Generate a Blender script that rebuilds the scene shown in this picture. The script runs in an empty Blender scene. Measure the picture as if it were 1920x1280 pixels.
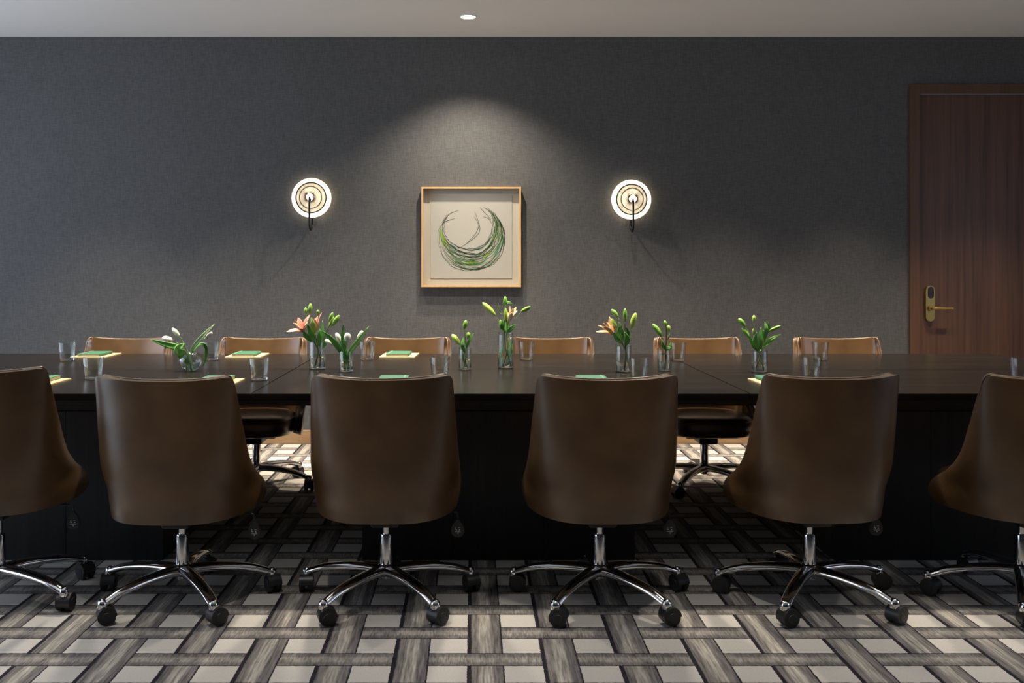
import bpy, bmesh, math, random
from mathutils import Vector, Matrix, Quaternion
random.seed(7)
PI = math.pi
S = bpy.context.scene
COL = S.collection

# ------------------------------------------------------------------ camera
CAM_H = 1.30          # eye height
F_PX = 1820.0         # focal length in pixels of a 1920 px wide frame
VPX, VPY = 886.0, 500.0
cam_d = bpy.data.cameras.new('camera')
cam_d.sensor_fit = 'HORIZONTAL'
cam_d.sensor_width = 36.0
cam_d.lens = 36.0 * F_PX / 1920.0
cam_d.shift_x = (960.0 - VPX) / 1920.0
cam_d.shift_y = -(640.0 - VPY) / 1920.0
cam_d.clip_start = 0.05
cam = bpy.data.objects.new('camera', cam_d)
COL.objects.link(cam)
cam.location = (0, 0, CAM_H)
cam.rotation_euler = (PI / 2, 0, 0)
S.camera = cam

# ------------------------------------------------------------------ view, world, lights
S.view_settings.view_transform = 'Standard'
S.view_settings.look = 'None'
S.view_settings.exposure = 1.0
S.view_settings.gamma = 1.0
S.view_settings.use_curve_mapping = False
w = bpy.data.worlds.new('world')
S.world = w
w.use_nodes = True
w.node_tree.nodes['Background'].inputs[0].default_value = (0.62, 0.75, 1.0, 1)
w.node_tree.nodes['Background'].inputs[1].default_value = 0.6

YW = 7.148            # back wall
ZC = 2.993            # ceiling
XL, XR, YF = -5.0, 5.4, -4.0

def area(name, loc, rot, sx, sy, power, colr):
    d = bpy.data.lights.new(name, 'AREA')
    d.shape = 'RECTANGLE'; d.size = sx; d.size_y = sy
    d.energy = power; d.color = colr
    o = bpy.data.objects.new(name, d); COL.objects.link(o)
    o.location = loc; o.rotation_euler = rot
    return o

def spot(name, loc, power, colr, angle, blend, radius=0.04, tilt=(0, 0)):
    d = bpy.data.lights.new(name, 'SPOT')
    d.energy = power; d.color = colr; d.spot_size = math.radians(angle)
    d.spot_blend = blend; d.shadow_soft_size = radius
    o = bpy.data.objects.new(name, d); COL.objects.link(o)
    o.location = loc; o.rotation_euler = (math.radians(tilt[0]), math.radians(tilt[1]), 0)
    return o

WARM = (1.0, 0.84, 0.64)
NEUT = (1.0, 0.95, 0.88)
# daylight entering by the tall window of the left wall
area('daylight_left', (XL - 0.10, 3.9, 1.4), (0, -PI / 2, 0), 2.6, 5.0, 55, (0.78, 0.88, 1.0))
area('daylight_right', (XR + 0.10, 3.2, 1.6), (0, PI / 2, 0), 1.8, 2.6, 5, (0.80, 0.88, 1.0))
# the downlight beside the wall that washes it, and the one over the table aimed at the picture
ART_LIGHT = (-0.029, 6.57)
spot('art_wash', (ART_LIGHT[0], ART_LIGHT[1], ZC - 0.02), 92, (1.0, 0.87, 0.68), 112, 0.78, 0.03, (0, 0))
spot('picture_light', (0.0, 5.55, ZC - 0.02), 58, (1.0, 0.88, 0.70), 36, 1.0, 0.03, (42, 0))
# row of downlights above the far chairs, rows above the table and in front of it
for x in (-2.6, -1.7, -0.85, 0.05, 0.95, 1.85, 2.75, 3.7):  # rightmost one is an extra lamp, added to brighten the door
    spot('chair_downlight', (x, 6.25, ZC - 0.02), 120, WARM, 70, 0.9, 0.04)
for x in (-2.5, -1.6, -0.75, 0.1, 0.95, 1.8, 2.7):
    spot('table_downlight', (x, 5.0, ZC - 0.02), 150, (1.0, 0.90, 0.74), 84, 0.6, 0.06)
for x in (-2.4, -0.8, 0.8, 2.4):
    spot('aisle_downlight', (x, 2.85, ZC - 0.02), 54, NEUT, 60, 0.9, 0.05)

# ------------------------------------------------------------------ object helpers
def link(o, parent=None):
    COL.objects.link(o)
    if parent is not None:
        o.parent = parent
    return o

def tag(o, label=None, cat=None, group=None, kind=None):
    if label: o['label'] = label
    if cat: o['category'] = cat
    if group: o['group'] = group
    if kind: o['kind'] = kind
    return o

def thing(name, label, cat, loc=(0, 0, 0), rz=0.0, group=None):
    o = bpy.data.objects.new(name, None)
    o.empty_display_size = 0.05
    link(o)
    o.location = loc; o.rotation_euler = (0, 0, rz)
    return tag(o, label, cat, group)

def mesh_obj(name, bm, mat, parent=None, smooth=True, loc=None, mods=None, sharp=None):
    bmesh.ops.recalc_face_normals(bm, faces=bm.faces[:])
    me = bpy.data.meshes.new(name)
    bm.to_mesh(me); bm.free()
    if smooth:
        for p in me.polygons: p.use_smooth = True
        if sharp is not None:
            me.set_sharp_from_angle(angle=math.radians(sharp))
    mats = mat if isinstance(mat, (list, tuple)) else [mat]
    for m in mats: me.materials.append(m)
    o = bpy.data.objects.new(name, me)
    link(o, parent)
    if loc is not None: o.location = loc
    if mods:
        mods(o)
        bpy.context.view_layer.update()
        dg = bpy.context.evaluated_depsgraph_get()
        nm = bpy.data.meshes.new_from_object(o.evaluated_get(dg))
        o.modifiers.clear()
        o.data = nm
        nm.name = name
        if smooth:
            for p in nm.polygons: p.use_smooth = True
    return o

def dup(root, loc, rz, label, group=None):
    r = root.copy(); COL.objects.link(r)
    r.location = loc; r.rotation_euler = (0, 0, rz)
    r['label'] = label
    if group: r['group'] = group
    kids = []
    for ch in list(root.children):
        c = ch.copy(); COL.objects.link(c); c.parent = r
        kids.append(c)
        for g in list(ch.children):
            d = g.copy(); COL.objects.link(d); d.parent = c
    return r, kids

def box(bm, x0, x1, y0, y1, z0, z1, bevel=0.0, seg=2):
    vs = [bm.verts.new(p) for p in ((x0, y0, z0), (x1, y0, z0), (x1, y1, z0), (x0, y1, z0),
                                    (x0, y0, z1), (x1, y0, z1), (x1, y1, z1), (x0, y1, z1))]
    fs = [bm.faces.new([vs[i] for i in q]) for q in ((0, 3, 2, 1), (4, 5, 6, 7), (0, 1, 5, 4),
                                                     (1, 2, 6, 5), (2, 3, 7, 6), (3, 0, 4, 7))]
    if bevel > 0:
        es = list({e for f in fs for e in f.edges})
        bmesh.ops.bevel(bm, geom=es, offset=bevel, segments=seg, affect='EDGES', profile=0.5)
    return vs

def prism(bm, pts, z0, z1, bevel=0.0):
    """pts: 2-D outline (x, y), extruded in z"""
    lo = [bm.verts.new((x, y, z0)) for x, y in pts]
    hi = [bm.verts.new((x, y, z1)) for x, y in pts]
    n = len(pts)
    a = bm.faces.new(lo[::-1]); b = bm.faces.new(hi)
    for i in range(n):
        bm.faces.new((lo[i], lo[(i + 1) % n], hi[(i + 1) % n], hi[i]))
    if bevel > 0:
        bmesh.ops.bevel(bm, geom=list(set(a.edges) | set(b.edges)), offset=bevel, segments=2, affect='EDGES')

def lathe(bm, prof, n=32, mtx=None, close=False):
    """prof: (r, z) pairs around the z axis"""
    rings = []
    for r, z in prof:
        if r < 1e-6:
            v = bm.verts.new((0, 0, z)); rings.append([v])
        else:
            rings.append([bm.verts.new((r * math.cos(2 * PI * i / n), r * math.sin(2 * PI * i / n), z)) for i in range(n)])
    pairs = list(zip(rings[:-1], rings[1:]))
    if close: pairs.append((rings[-1], rings[0]))
    for A, B in pairs:
        for i in range(n):
            j = (i + 1) % n
            if len(A) == 1 and len(B) == 1: continue
            if len(A) == 1: bm.faces.new((A[0], B[i], B[j]))
            elif len(B) == 1: bm.faces.new((A[i], A[j], B[0]))
            else: bm.faces.new((A[i], A[j], B[j], B[i]))
    vs = [v for R in rings for v in R]
    if mtx is not None:
        bmesh.ops.transform(bm, matrix=mtx, verts=vs)
    return vs

def spline(pts, n):
    """Catmull-Rom through pts"""
    P = [Vector(p) for p in pts]
    if len(P) == 2:
        return [P[0].lerp(P[1], i / n) for i in range(n + 1)]
    Q = [P[0] * 2 - P[1]] + P + [P[-1] * 2 - P[-2]]
    m = len(P) - 1
    out = []
    for k in range(n + 1):
        t = k / n * m
        i = min(int(t), m - 1); u = t - i
        a, b, c, d = Q[i], Q[i + 1], Q[i + 2], Q[i + 3]
        out.append(0.5 * ((2 * b) + (c - a) * u + (2 * a - 5 * b + 4 * c - d) * u * u + (3 * b - a - 3 * c + d) * u ** 3))
    return out

def tube(bm, pts, rad, seg=8, closed=False, flat=1.0, up=Vector((0, 0, 1))):
    P = [Vector(p) for p in pts]; n = len(P)
    R = rad if isinstance(rad, (list, tuple)) else [rad] * n
    rings = []
    prev = None
    for i in range(n):
        if closed: t = P[(i + 1) % n] - P[i - 1]
        else: t = P[min(i + 1, n - 1)] - P[max(i - 1, 0)]
        t.normalize()
        if prev is None:
            u = up if abs(t.dot(up)) < 0.95 else Vector((1, 0, 0))
            a = t.cross(u).normalized()
        else:
            a = (prev - t * prev.dot(t)).normalized()
        prev = a
        b = t.cross(a)
        rings.append([bm.verts.new(P[i] + (a * math.cos(2 * PI * k / seg) + b * flat * math.sin(2 * PI * k / seg)) * R[i]) for k in range(seg)])
    rng = range(n) if closed else range(n - 1)
    for i in rng:
        A, B = rings[i], rings[(i + 1) % n]
        for k in range(seg):
            l = (k + 1) % seg
            bm.faces.new((A[k], A[l], B[l], B[k]))
    if not closed:
        bm.faces.new(rings[0][::-1]); bm.faces.new(rings[-1])

def sphere(bm, c, r, u=16, v=10, sc=(1, 1, 1)):
    m = Matrix.Translation(Vector(c)) @ Matrix.Diagonal((sc[0], sc[1], sc[2], 1))
    bmesh.ops.create_uvsphere(bm, u_segments=u, v_segments=v, radius=r, matrix=m)

# ------------------------------------------------------------------ material helpers
def srgb(r, g, b):
    f = lambda c: (c / 255 / 12.92) if c / 255 <= 0.04045 else ((c / 255 + 0.055) / 1.055) ** 2.4
    return (f(r), f(g), f(b), 1.0)

def new_mat(name):
    m = bpy.data.materials.new(name); m.use_nodes = True
    nt = m.node_tree
    return m, nt, nt.nodes, nt.links, nt.nodes['Principled BSDF']

def simple(name, colr, rough=0.5, metal=0.0, spec=0.5, noise=0.0, scale=40.0, bump=0.0, sheen=0.0, trans=0.0):
    m, nt, N, L, B = new_mat(name)
    B.inputs['Base Color'].default_value = colr
    B.inputs['Roughness'].default_value = rough
    B.inputs['Metallic'].default_value = metal
    B.inputs['Specular IOR Level'].default_value = spec
    if noise > 0 or bump > 0:
        tc = N.new('ShaderNodeTexCoord')
        nz = N.new('ShaderNodeTexNoise'); nz.inputs['Scale'].default_value = scale; nz.inputs['Detail'].default_value = 4
        L.new(tc.outputs['Object'], nz.inputs['Vector'])
        if noise > 0:
            mx = N.new('ShaderNodeMix'); mx.data_type = 'RGBA'
            mx.inputs['A'].default_value = tuple(c * (1 - noise) for c in colr[:3]) + (1,)
            mx.inputs['B'].default_value = tuple(min(1, c * (1 + noise)) for c in colr[:3]) + (1,)
            L.new(nz.outputs['Fac'], mx.inputs['Factor'])
            L.new(mx.outputs['Result'], B.inputs['Base Color'])
        if bump > 0:
            bp = N.new('ShaderNodeBump'); bp.inputs['Strength'].default_value = bump; bp.inputs['Distance'].default_value = 0.002
            L.new(nz.outputs['Fac'], bp.inputs['Height']); L.new(bp.outputs['Normal'], B.inputs['Normal'])
    return m

def mnode(N, L, op, a, b=None, c=None):
    n = N.new('ShaderNodeMath'); n.operation = op
    for i, v in enumerate((a, b, c)):
        if v is None: continue
        if isinstance(v, (int, float)): n.inputs[i].default_value = v
        else: L.new(v, n.inputs[i])
    return n.outputs[0]

def mixc(N, L, f, a, b):
    n = N.new('ShaderNodeMix'); n.data_type = 'RGBA'
    if isinstance(f, (int, float)): n.inputs['Factor'].default_value = f
    else: L.new(f, n.inputs['Factor'])
    for key, v in (('A', a), ('B', b)):
        if isinstance(v, tuple): n.inputs[key].default_value = v
        else: L.new(v, n.inputs[key])
    return n.outputs['Result']

def stretched_noise(N, L, vec, sc, scale=1.0, detail=3.0):
    mp = N.new('ShaderNodeMapping'); mp.inputs['Scale'].default_value = sc
    L.new(vec, mp.inputs['Vector'])
    nz = N.new('ShaderNodeTexNoise'); nz.inputs['Scale'].default_value = scale; nz.inputs['Detail'].default_value = detail
    L.new(mp.outputs['Vector'], nz.inputs['Vector'])
    return nz.outputs['Fac']

# wallpaper: woven grey cloth
def mat_wallpaper():
    m, nt, N, L, B = new_mat('woven_wallpaper')
    tc = N.new('ShaderNodeTexCoord'); v = tc.outputs['Object']
    h = stretched_noise(N, L, v, (22, 22, 300), 1, 2)
    k = stretched_noise(N, L, v, (300, 300, 22), 1, 2)
    big = stretched_noise(N, L, v, (1.5, 1.5, 1.0), 1, 3)
    s = mnode(N, L, 'ADD', h, k)
    f = mnode(N, L, 'SUBTRACT', mnode(N, L, 'MULTIPLY', s, 2.2), 1.7)
    f2 = mnode(N, L, 'ADD', f, mnode(N, L, 'MULTIPLY', mnode(N, L, 'SUBTRACT', big, 0.5), 0.3))
    cl = N.new('ShaderNodeClamp'); L.new(f2, cl.inputs['Value'])
    c = mixc(N, L, cl.outputs[0], (0.084, 0.084, 0.086, 1), (0.124, 0.124, 0.127, 1))
    L.new(c, B.inputs['Base Color'])
    B.inputs['Roughness'].default_value = 0.85; B.inputs['Specular IOR Level'].default_value = 0.2
    bp = N.new('ShaderNodeBump'); bp.inputs['Strength'].default_value = 0.35; bp.inputs['Distance'].default_value = 0.003
    L.new(s, bp.inputs['Height']); L.new(bp.outputs['Normal'], B.inputs['Normal'])
    return m

# carpet: basket weave of taupe bands around pale squares
def mat_carpet():
    m, nt, N, L, B = new_mat('basket_weave_carpet')
    tc = N.new('ShaderNodeTexCoord'); v = tc.outputs['Object']
    wob = N.new('ShaderNodeTexNoise'); wob.inputs['Scale'].default_value = 70; wob.inputs['Detail'].default_value = 2
    L.new(v, wob.inputs['Vector'])
    sx = N.new('ShaderNodeSeparateXYZ'); L.new(v, sx.inputs[0])
    wv = mnode(N, L, 'MULTIPLY', mnode(N, L, 'SUBTRACT', wob.outputs['Fac'], 0.5), 0.006)
    X = mnode(N, L, 'ADD', sx.outputs['X'], wv); Y = mnode(N, L, 'ADD', sx.outputs['Y'], wv)
    u = mnode(N, L, 'DIVIDE', mnode(N, L, 'ADD', X, 0.018), 0.2473)
    w_ = mnode(N, L, 'DIVIDE', mnode(N, L, 'SUBTRACT', Y, 3.162), 0.2325)
    iu = mnode(N, L, 'FLOOR', u); iv = mnode(N, L, 'FLOOR', w_)
    t = mnode(N, L, 'DIVIDE', mnode(N, L, 'FRACT', u), 0.489)
    s = mnode(N, L, 'DIVIDE', mnode(N, L, 'FRACT', w_), 0.454)
    incol = mnode(N, L, 'LESS_THAN', t, 1.0); inrow = mnode(N, L, 'LESS_THAN', s, 1.0)
    par = mnode(N, L, 'PINGPONG', mnode(N, L, 'ADD', iu, iv), 1.0)      # 1 for odd
    over = mnode(N, L, 'MAXIMUM', mnode(N, L, 'SUBTRACT', 1.0, inrow), mnode(N, L, 'GREATER_THAN', par, 0.5))
    showcol = mnode(N, L, 'MULTIPLY', incol, over)
    # column colours
    streak = stretched_noise(N, L, v, (150, 9, 1), 1, 3)
    streak2 = stretched_noise(N, L, v, (60, 3, 1), 1, 2)
    ramp = N.new('ShaderNodeValToRGB'); ramp.color_ramp.interpolation = 'LINEAR'
    L.new(t, ramp.inputs[0])
    el = ramp.color_ramp.elements
    el[0].position = 0.0; el[0].color = (0.018, 0.016, 0.021, 1)
    el[1].position = 1.0; el[1].color = (0.02, 0.018, 0.022, 1)
    for p, c in ((0.11, (0.020, 0.018, 0.023, 1)), (0.13, (0.135, 0.122, 0.118, 1)), (0.30, (0.150, 0.136, 0.128, 1)), (0.36, (0.285, 0.262, 0.232, 1)),
                 (0.66, (0.285, 0.262, 0.232, 1)), (0.72, (0.140, 0.127, 0.123, 1)), (0.945, (0.130, 0.118, 0.115, 1)), (0.965, (0.02, 0.018, 0.022, 1))):
        e = el.new(p); e.color = c
    stk = N.new('ShaderNodeMapRange'); L.new(mnode(N, L, 'ADD', streak, mnode(N, L, 'MULTIPLY', streak2, 0.6)), stk.inputs['Value'])
    stk.inputs['From Min'].default_value = 0.55; stk.inputs['From Max'].default_value = 1.05
    stk.inputs['To Min'].default_value = 0.45; stk.inputs['To Max'].default_value = 1.55
    def scale_col(c, f):
        n = N.new('ShaderNodeVectorMath'); n.operation = 'SCALE'
        L.new(c, n.inputs[0]); L.new(f, n.inputs['Scale']); return n.outputs[0]
    colc = scale_col(ramp.outputs[0], stk.outputs[0])
    # row colours
    ramp2 = N.new('ShaderNodeValToRGB'); L.new(s, ramp2.inputs[0])
    el = ramp2.color_ramp.elements
    el[0].position = 0.0; el[0].color = (0.02, 0.017, 0.021, 1)
    el[1].position = 1.0; el[1].color = (0.02, 0.017, 0.021, 1)
    for p, c in ((0.035, (0.02, 0.017, 0.021, 1)), (0.06, (0.125, 0.113, 0.108, 1)), (0.26, (0.150, 0.137, 0.128, 1)), (0.36, (0.225, 0.207, 0.188, 1)),
                 (0.64, (0.225, 0.207, 0.188, 1)), (0.74, (0.140, 0.127, 0.122, 1)), (0.93, (0.115, 0.104, 0.101, 1)), (0.955, (0.02, 0.017, 0.021, 1))):
        e = el.new(p); e.color = c
    hatch = stretched_noise(N, L, v, (170, 22, 1), 1, 2)
    blot = stretched_noise(N, L, v, (28, 14, 1), 1, 2)
    hm = N.new('ShaderNodeMapRange'); L.new(mnode(N, L, 'ADD', hatch, mnode(N, L, 'MULTIPLY', blot, 0.7)), hm.inputs['Value'])
    hm.inputs['From Min'].default_value = 0.6; hm.inputs['From Max'].default_value = 1.1
    hm.inputs['To Min'].default_value = 0.5; hm.inputs['To Max'].default_value = 1.5
    rowc = scale_col(ramp2.outputs[0], hm.outputs[0])
    pale_n = stretched_noise(N, L, v, (160, 160, 1), 1, 3)
    pale = mixc(N, L, pale_n, (0.38, 0.355, 0.325, 1), (0.50, 0.47, 0.435, 1))
    c1 = mixc(N, L, inrow, pale, rowc)
    c2 = mixc(N, L, showcol, c1, colc)
    L.new(c2, B.inputs['Base Color'])
    B.inputs['Roughness'].default_value = 0.95; B.inputs['Specular IOR Level'].default_value = 0.1
    pile = stretched_noise(N, L, v, (420, 420, 420), 1, 2)
    bp = N.new('ShaderNodeBump'); bp.inputs['Strength'].default_value = 0.5; bp.inputs['Distance'].default_value = 0.003
    L.new(pile, bp.inputs['Height']); L.new(bp.outputs['Normal'], B.inputs['Normal'])
    return m

def mat_wood(name, a, b, sc, rough=0.4, spec=0.5, bump=0.05, seed=0.0):
    m, nt, N, L, B = new_mat(name)
    tc = N.new('ShaderNodeTexCoord'); v = tc.outputs['Object']
    g = stretched_noise(N, L, v, sc, 1, 5)
    g2 = stretched_noise(N, L, v, tuple(x * 0.22 for x in sc), 1, 3)
    f = mnode(N, L, 'ADD', mnode(N, L, 'MULTIPLY', g, 0.6), mnode(N, L, 'MULTIPLY', g2, 0.5))
    mr = N.new('ShaderNodeMapRange'); L.new(f, mr.inputs['Value'])
    mr.inputs['From Min'].default_value = 0.38; mr.inputs['From Max'].default_value = 0.72
    c = mixc(N, L, mr.outputs[0], a, b)
    L.new(c, B.inputs['Base Color'])
    B.inputs['Roughness'].default_value = rough; B.inputs['Specular IOR Level'].default_value = spec
    bp = N.new('ShaderNodeBump'); bp.inputs['Strength'].default_value = bump; bp.inputs['Distance'].default_value = 0.001
    L.new(g, bp.inputs['Height']); L.new(bp.outputs['Normal'], B.inputs['Normal'])
    return m

def mat_leather():
    m, nt, N, L, B = new_mat('brown_leather')
    tc = N.new('ShaderNodeTexCoord'); v = tc.outputs['Object']
    n1 = stretched_noise(N, L, v, (9, 9, 9), 1, 6)
    mr = N.new('ShaderNodeMapRange'); L.new(n1, mr.inputs['Value'])
    mr.inputs['From Min'].default_value = 0.3; mr.inputs['From Max'].default_value = 0.7
    c = mixc(N, L, mr.outputs[0], (0.080, 0.038, 0.0125, 1), (0.124, 0.063, 0.0225, 1))
    L.new(c, B.inputs['Base Color'])
    r = N.new('ShaderNodeMapRange'); L.new(n1, r.inputs['Value'])
    r.inputs['To Min'].default_value = 0.27; r.inputs['To Max'].default_value = 0.37
    L.new(r.outputs[0], B.inputs['Roughness'])
    B.inputs['Specular IOR Level'].default_value = 0.6
    B.inputs['Coat Weight'].default_value = 0.6; B.inputs['Coat Roughness'].default_value = 0.34
    vo = N.new('ShaderNodeTexVoronoi'); vo.inputs['Scale'].default_value = 420
    L.new(v, vo.inputs['Vector'])
    n2 = stretched_noise(N, L, v, (45, 45, 45), 1, 3)
    hgt = mnode(N, L, 'ADD', mnode(N, L, 'MULTIPLY', vo.outputs['Distance'], 0.3), n2)
    bp = N.new('ShaderNodeBump'); bp.inputs['Strength'].default_value = 0.10; bp.inputs['Distance'].default_value = 0.002
    L.new(hgt, bp.inputs['Height']); L.new(bp.outputs['Normal'], B.inputs['Normal'])
    return m

def mat_glass(name, ior=1.47, colr=(0.97, 0.99, 0.98, 1)):
    m, nt, N, L, B = new_mat(name)
    B.inputs['Base Color'].default_value = colr
    B.inputs['Roughness'].default_value = 0.0
    B.inputs['Transmission Weight'].default_value = 1.0
    B.inputs['IOR'].default_value = ior
    return m

def mat_pane():
    m = bpy.data.materials.new('picture_glazing'); m.use_nodes = True
    nt = m.node_tree; N = nt.nodes; L = nt.links
    N.remove(N['Principled BSDF'])
    out = N['Material Output']
    tr = N.new('ShaderNodeBsdfTransparent'); gl = N.new('ShaderNodeBsdfGlossy'); gl.inputs['Roughness'].default_value = 0.02
    lw = N.new('ShaderNodeLayerWeight')
    f = mnode(N, L, 'ADD', mnode(N, L, 'MULTIPLY', mnode(N, L, 'POWER', lw.outputs['Facing'], 5.0), 0.9), 0.03)
    mx = N.new('ShaderNodeMixShader')
    L.new(f, mx.inputs[0]); L.new(tr.outputs[0], mx.inputs[1]); L.new(gl.outputs[0], mx.inputs[2])
    L.new(mx.outputs[0], out.inputs[0])
    return m

def mat_thin_glass(name, tint=(0.965, 0.98, 0.97, 1)):
    """thin clear wall: see-through with mirror reflections that grow towards the edge"""
    m = bpy.data.materials.new(name); m.use_nodes = True
    nt = m.node_tree; N = nt.nodes; L = nt.links
    N.remove(N['Principled BSDF'])
    tr = N.new('ShaderNodeBsdfTransparent'); tr.inputs[0].default_value = tint
    gl = N.new('ShaderNodeBsdfGlossy'); gl.inputs['Roughness'].default_value = 0.03
    lw = N.new('ShaderNodeLayerWeight'); lw.inputs['Blend'].default_value = 0.5
    f = mnode(N, L, 'POWER', lw.outputs['Facing'], 2.5)
    f = mnode(N, L, 'ADD', mnode(N, L, 'MULTIPLY', f, 0.75), 0.045)
    mx = N.new('ShaderNodeMixShader')
    L.new(f, mx.inputs[0]); L.new(tr.outputs[0], mx.inputs[1]); L.new(gl.outputs[0], mx.inputs[2])
    L.new(mx.outputs[0], N['Material Output'].inputs[0])
    return m

def mat_emit(name, colr, strength):
    m, nt, N, L, B = new_mat(name)
    B.inputs['Base Color'].default_value = (0.8, 0.8, 0.8, 1)
    B.inputs['Emission Color'].default_value = colr
    B.inputs['Emission Strength'].default_value = strength
    return m

def mat_plant(name, a, b, rough=0.45, sss=0.0, sc=(25, 25, 25)):
    m, nt, N, L, B = new_mat(name)
    tc = N.new('ShaderNodeTexCoord')
    g = stretched_noise(N, L, tc.outputs['Object'], sc, 1, 3)
    mr = N.new('ShaderNodeMapRange'); L.new(g, mr.inputs['Value'])
    mr.inputs['From Min'].default_value = 0.35; mr.inputs['From Max'].default_value = 0.65
    c = mixc(N, L, mr.outputs[0], a, b)
    L.new(c, B.inputs['Base Color'])
    B.inputs['Roughness'].default_value = rough
    return m

M = {}
M['wall'] = mat_wallpaper()
M['carpet'] = mat_carpet()
M['ceiling'] = simple('ceiling_paint', (0.86, 0.85, 0.84, 1), 0.9, noise=0.02, scale=3)
M['plain_wall'] = simple('side_wall_paint', (0.11, 0.11, 0.115, 1), 0.9, noise=0.03, scale=5)
M['base'] = mat_wood('oak_baseboard', (0.26, 0.155, 0.075, 1), (0.36, 0.23, 0.12, 1), (3, 60, 60), 0.5)
M['door'] = mat_wood('walnut_door', (0.070, 0.034, 0.021, 1), (0.135, 0.066, 0.040, 1), (60, 60, 1.6), 0.42, 0.35)
M['frame'] = mat_wood('walnut_door_frame', (0.085, 0.040, 0.020, 1), (0.135, 0.066, 0.034, 1), (60, 60, 1.6), 0.42, 0.35)
M['table'] = mat_wood('espresso_oak', (0.006, 0.0048, 0.0042, 1), (0.0125, 0.0102, 0.0088, 1), (2.2, 70, 70), 0.26, 0.08, 0.08)
M['pedestal'] = mat_wood('espresso_panel', (0.006, 0.006, 0.0065, 1), (0.014, 0.0135, 0.0135, 1), (70, 70, 2.0), 0.45, 0.3, 0.10)
M['leather'] = mat_leather()
M['chrome'] = simple('chrome', (0.82, 0.82, 0.83, 1), 0.09, 1.0)
M['black'] = simple('black_plastic', (0.012, 0.012, 0.013, 1), 0.42, noise=0.1, scale=90)
M['blackmetal'] = simple('black_metal', (0.010, 0.009, 0.008, 1), 0.35, 0.3)
M['print'] = simple('white_print', (0.55, 0.57, 0.6, 1), 0.6)
M['brass'] = simple('brushed_brass', (0.42, 0.30, 0.10, 1), 0.38, 1.0)
M['glass'] = mat_glass('clear_glass')
M['thin'] = mat_thin_glass('tumbler_wall')
M['vaseglass'] = mat_thin_glass('vase_wall', (0.95, 0.98, 0.965, 1))
M['water'] = mat_glass('water', 1.33, (0.97, 0.99, 0.97, 1))
M['pane'] = mat_pane()
M['green_cover'] = simple('green_cloth_cover', (0.015, 0.095, 0.050, 1), 0.6, noise=0.12, scale=200)
M['band'] = simple('green_elastic', (0.10, 0.24, 0.13, 1), 0.7)
M['pages'] = simple('cream_pages', (0.55, 0.47, 0.31, 1), 0.8, noise=0.06, scale=300)
M['pad'] = simple('kraft_pad', (0.50, 0.37, 0.18, 1), 0.75, noise=0.06, scale=60)
M['maple'] = mat_wood('maple_frame', (0.52, 0.31, 0.13, 1), (0.66, 0.43, 0.21, 1), (40, 40, 8), 0.45)
M['mat'] = simple('ivory_mat_board', (0.50, 0.475, 0.42, 1), 0.85, noise=0.02, scale=60)
M['paper'] = simple('drawing_paper', (0.465, 0.445, 0.40, 1), 0.9, noise=0.03, scale=40)
M['opal'] = mat_emit('opal_disc', (1.0, 0.82, 0.56, 1), 1.5)
M['bulb'] = mat_emit('glowing_bulb', (1.0, 0.86, 0.62, 1), 14.0)
M['lens'] = mat_emit('downlight_lens', (1.0, 0.95, 0.88, 1), 8.0)
M['whitetrim'] = simple('white_trim_ring', (0.8, 0.8, 0.78, 1), 0.5)
M['mesh'] = simple('bronze_mesh', (0.10, 0.065, 0.03, 1), 0.4, 0.8)
M['leaf'] = mat_plant('leaf_green', (0.050, 0.190, 0.022, 1), (0.115, 0.330, 0.050, 1))
M['lightleaf'] = mat_plant('light_leaf_green', (0.14, 0.36, 0.05, 1), (0.26, 0.52, 0.11, 1))
M['paleleaf'] = mat_plant('grey_green_leaf', (0.20, 0.30, 0.13, 1), (0.33, 0.42, 0.22, 1))
M['stem'] = mat_plant('stem_green', (0.06, 0.16, 0.03, 1), (0.13, 0.24, 0.06, 1))
M['darkstem'] = mat_plant('brown_stem', (0.055, 0.055, 0.018, 1), (0.10, 0.10, 0.035, 1))
M['bud'] = mat_plant('green_bud', (0.13, 0.32, 0.035, 1), (0.26, 0.46, 0.075, 1), 0.4)
M['limebud'] = mat_plant('lime_bud', (0.27, 0.44, 0.05, 1), (0.46, 0.58, 0.12, 1), 0.4)
M['pinkpetal'] = mat_plant('salmon_petal', (0.60, 0.24, 0.16, 1), (0.72, 0.38, 0.28, 1), 0.5)
M['peachpetal'] = mat_plant('peach_petal', (0.74, 0.40, 0.17, 1), (0.80, 0.55, 0.32, 1), 0.5)
M['creampetal'] = mat_plant('cream_petal', (0.72, 0.52, 0.27, 1), (0.80, 0.68, 0.48, 1), 0.5)
M['yellowpetal'] = mat_plant('yellow_petal', (0.66, 0.48, 0.06, 1), (0.62, 0.58, 0.15, 1), 0.5)
M['stamen'] = simple('orange_anther', (0.62, 0.24, 0.03, 1), 0.6)
M['tulip'] = mat_plant('white_tulip', (0.70, 0.68, 0.58, 1), (0.82, 0.80, 0.74, 1), 0.5)
M['pinktulip'] = mat_plant('blush_tulip', (0.74, 0.58, 0.52, 1), (0.82, 0.74, 0.66, 1), 0.5)
M['greentulip'] = mat_plant('green_tinged_tulip', (0.45, 0.50, 0.30, 1), (0.72, 0.72, 0.58, 1), 0.5)
M['ink'] = simple('dark_green_ink', (0.022, 0.045, 0.026, 1), 0.9)
M['ink_green'] = simple('green_ink', (0.10, 0.26, 0.06, 1), 0.9)
M['ink_lime'] = simple('lime_wash', (0.34, 0.47, 0.06, 1), 0.9)
M['ink_teal'] = simple('teal_wash', (0.09, 0.28, 0.24, 1), 0.9)

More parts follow.
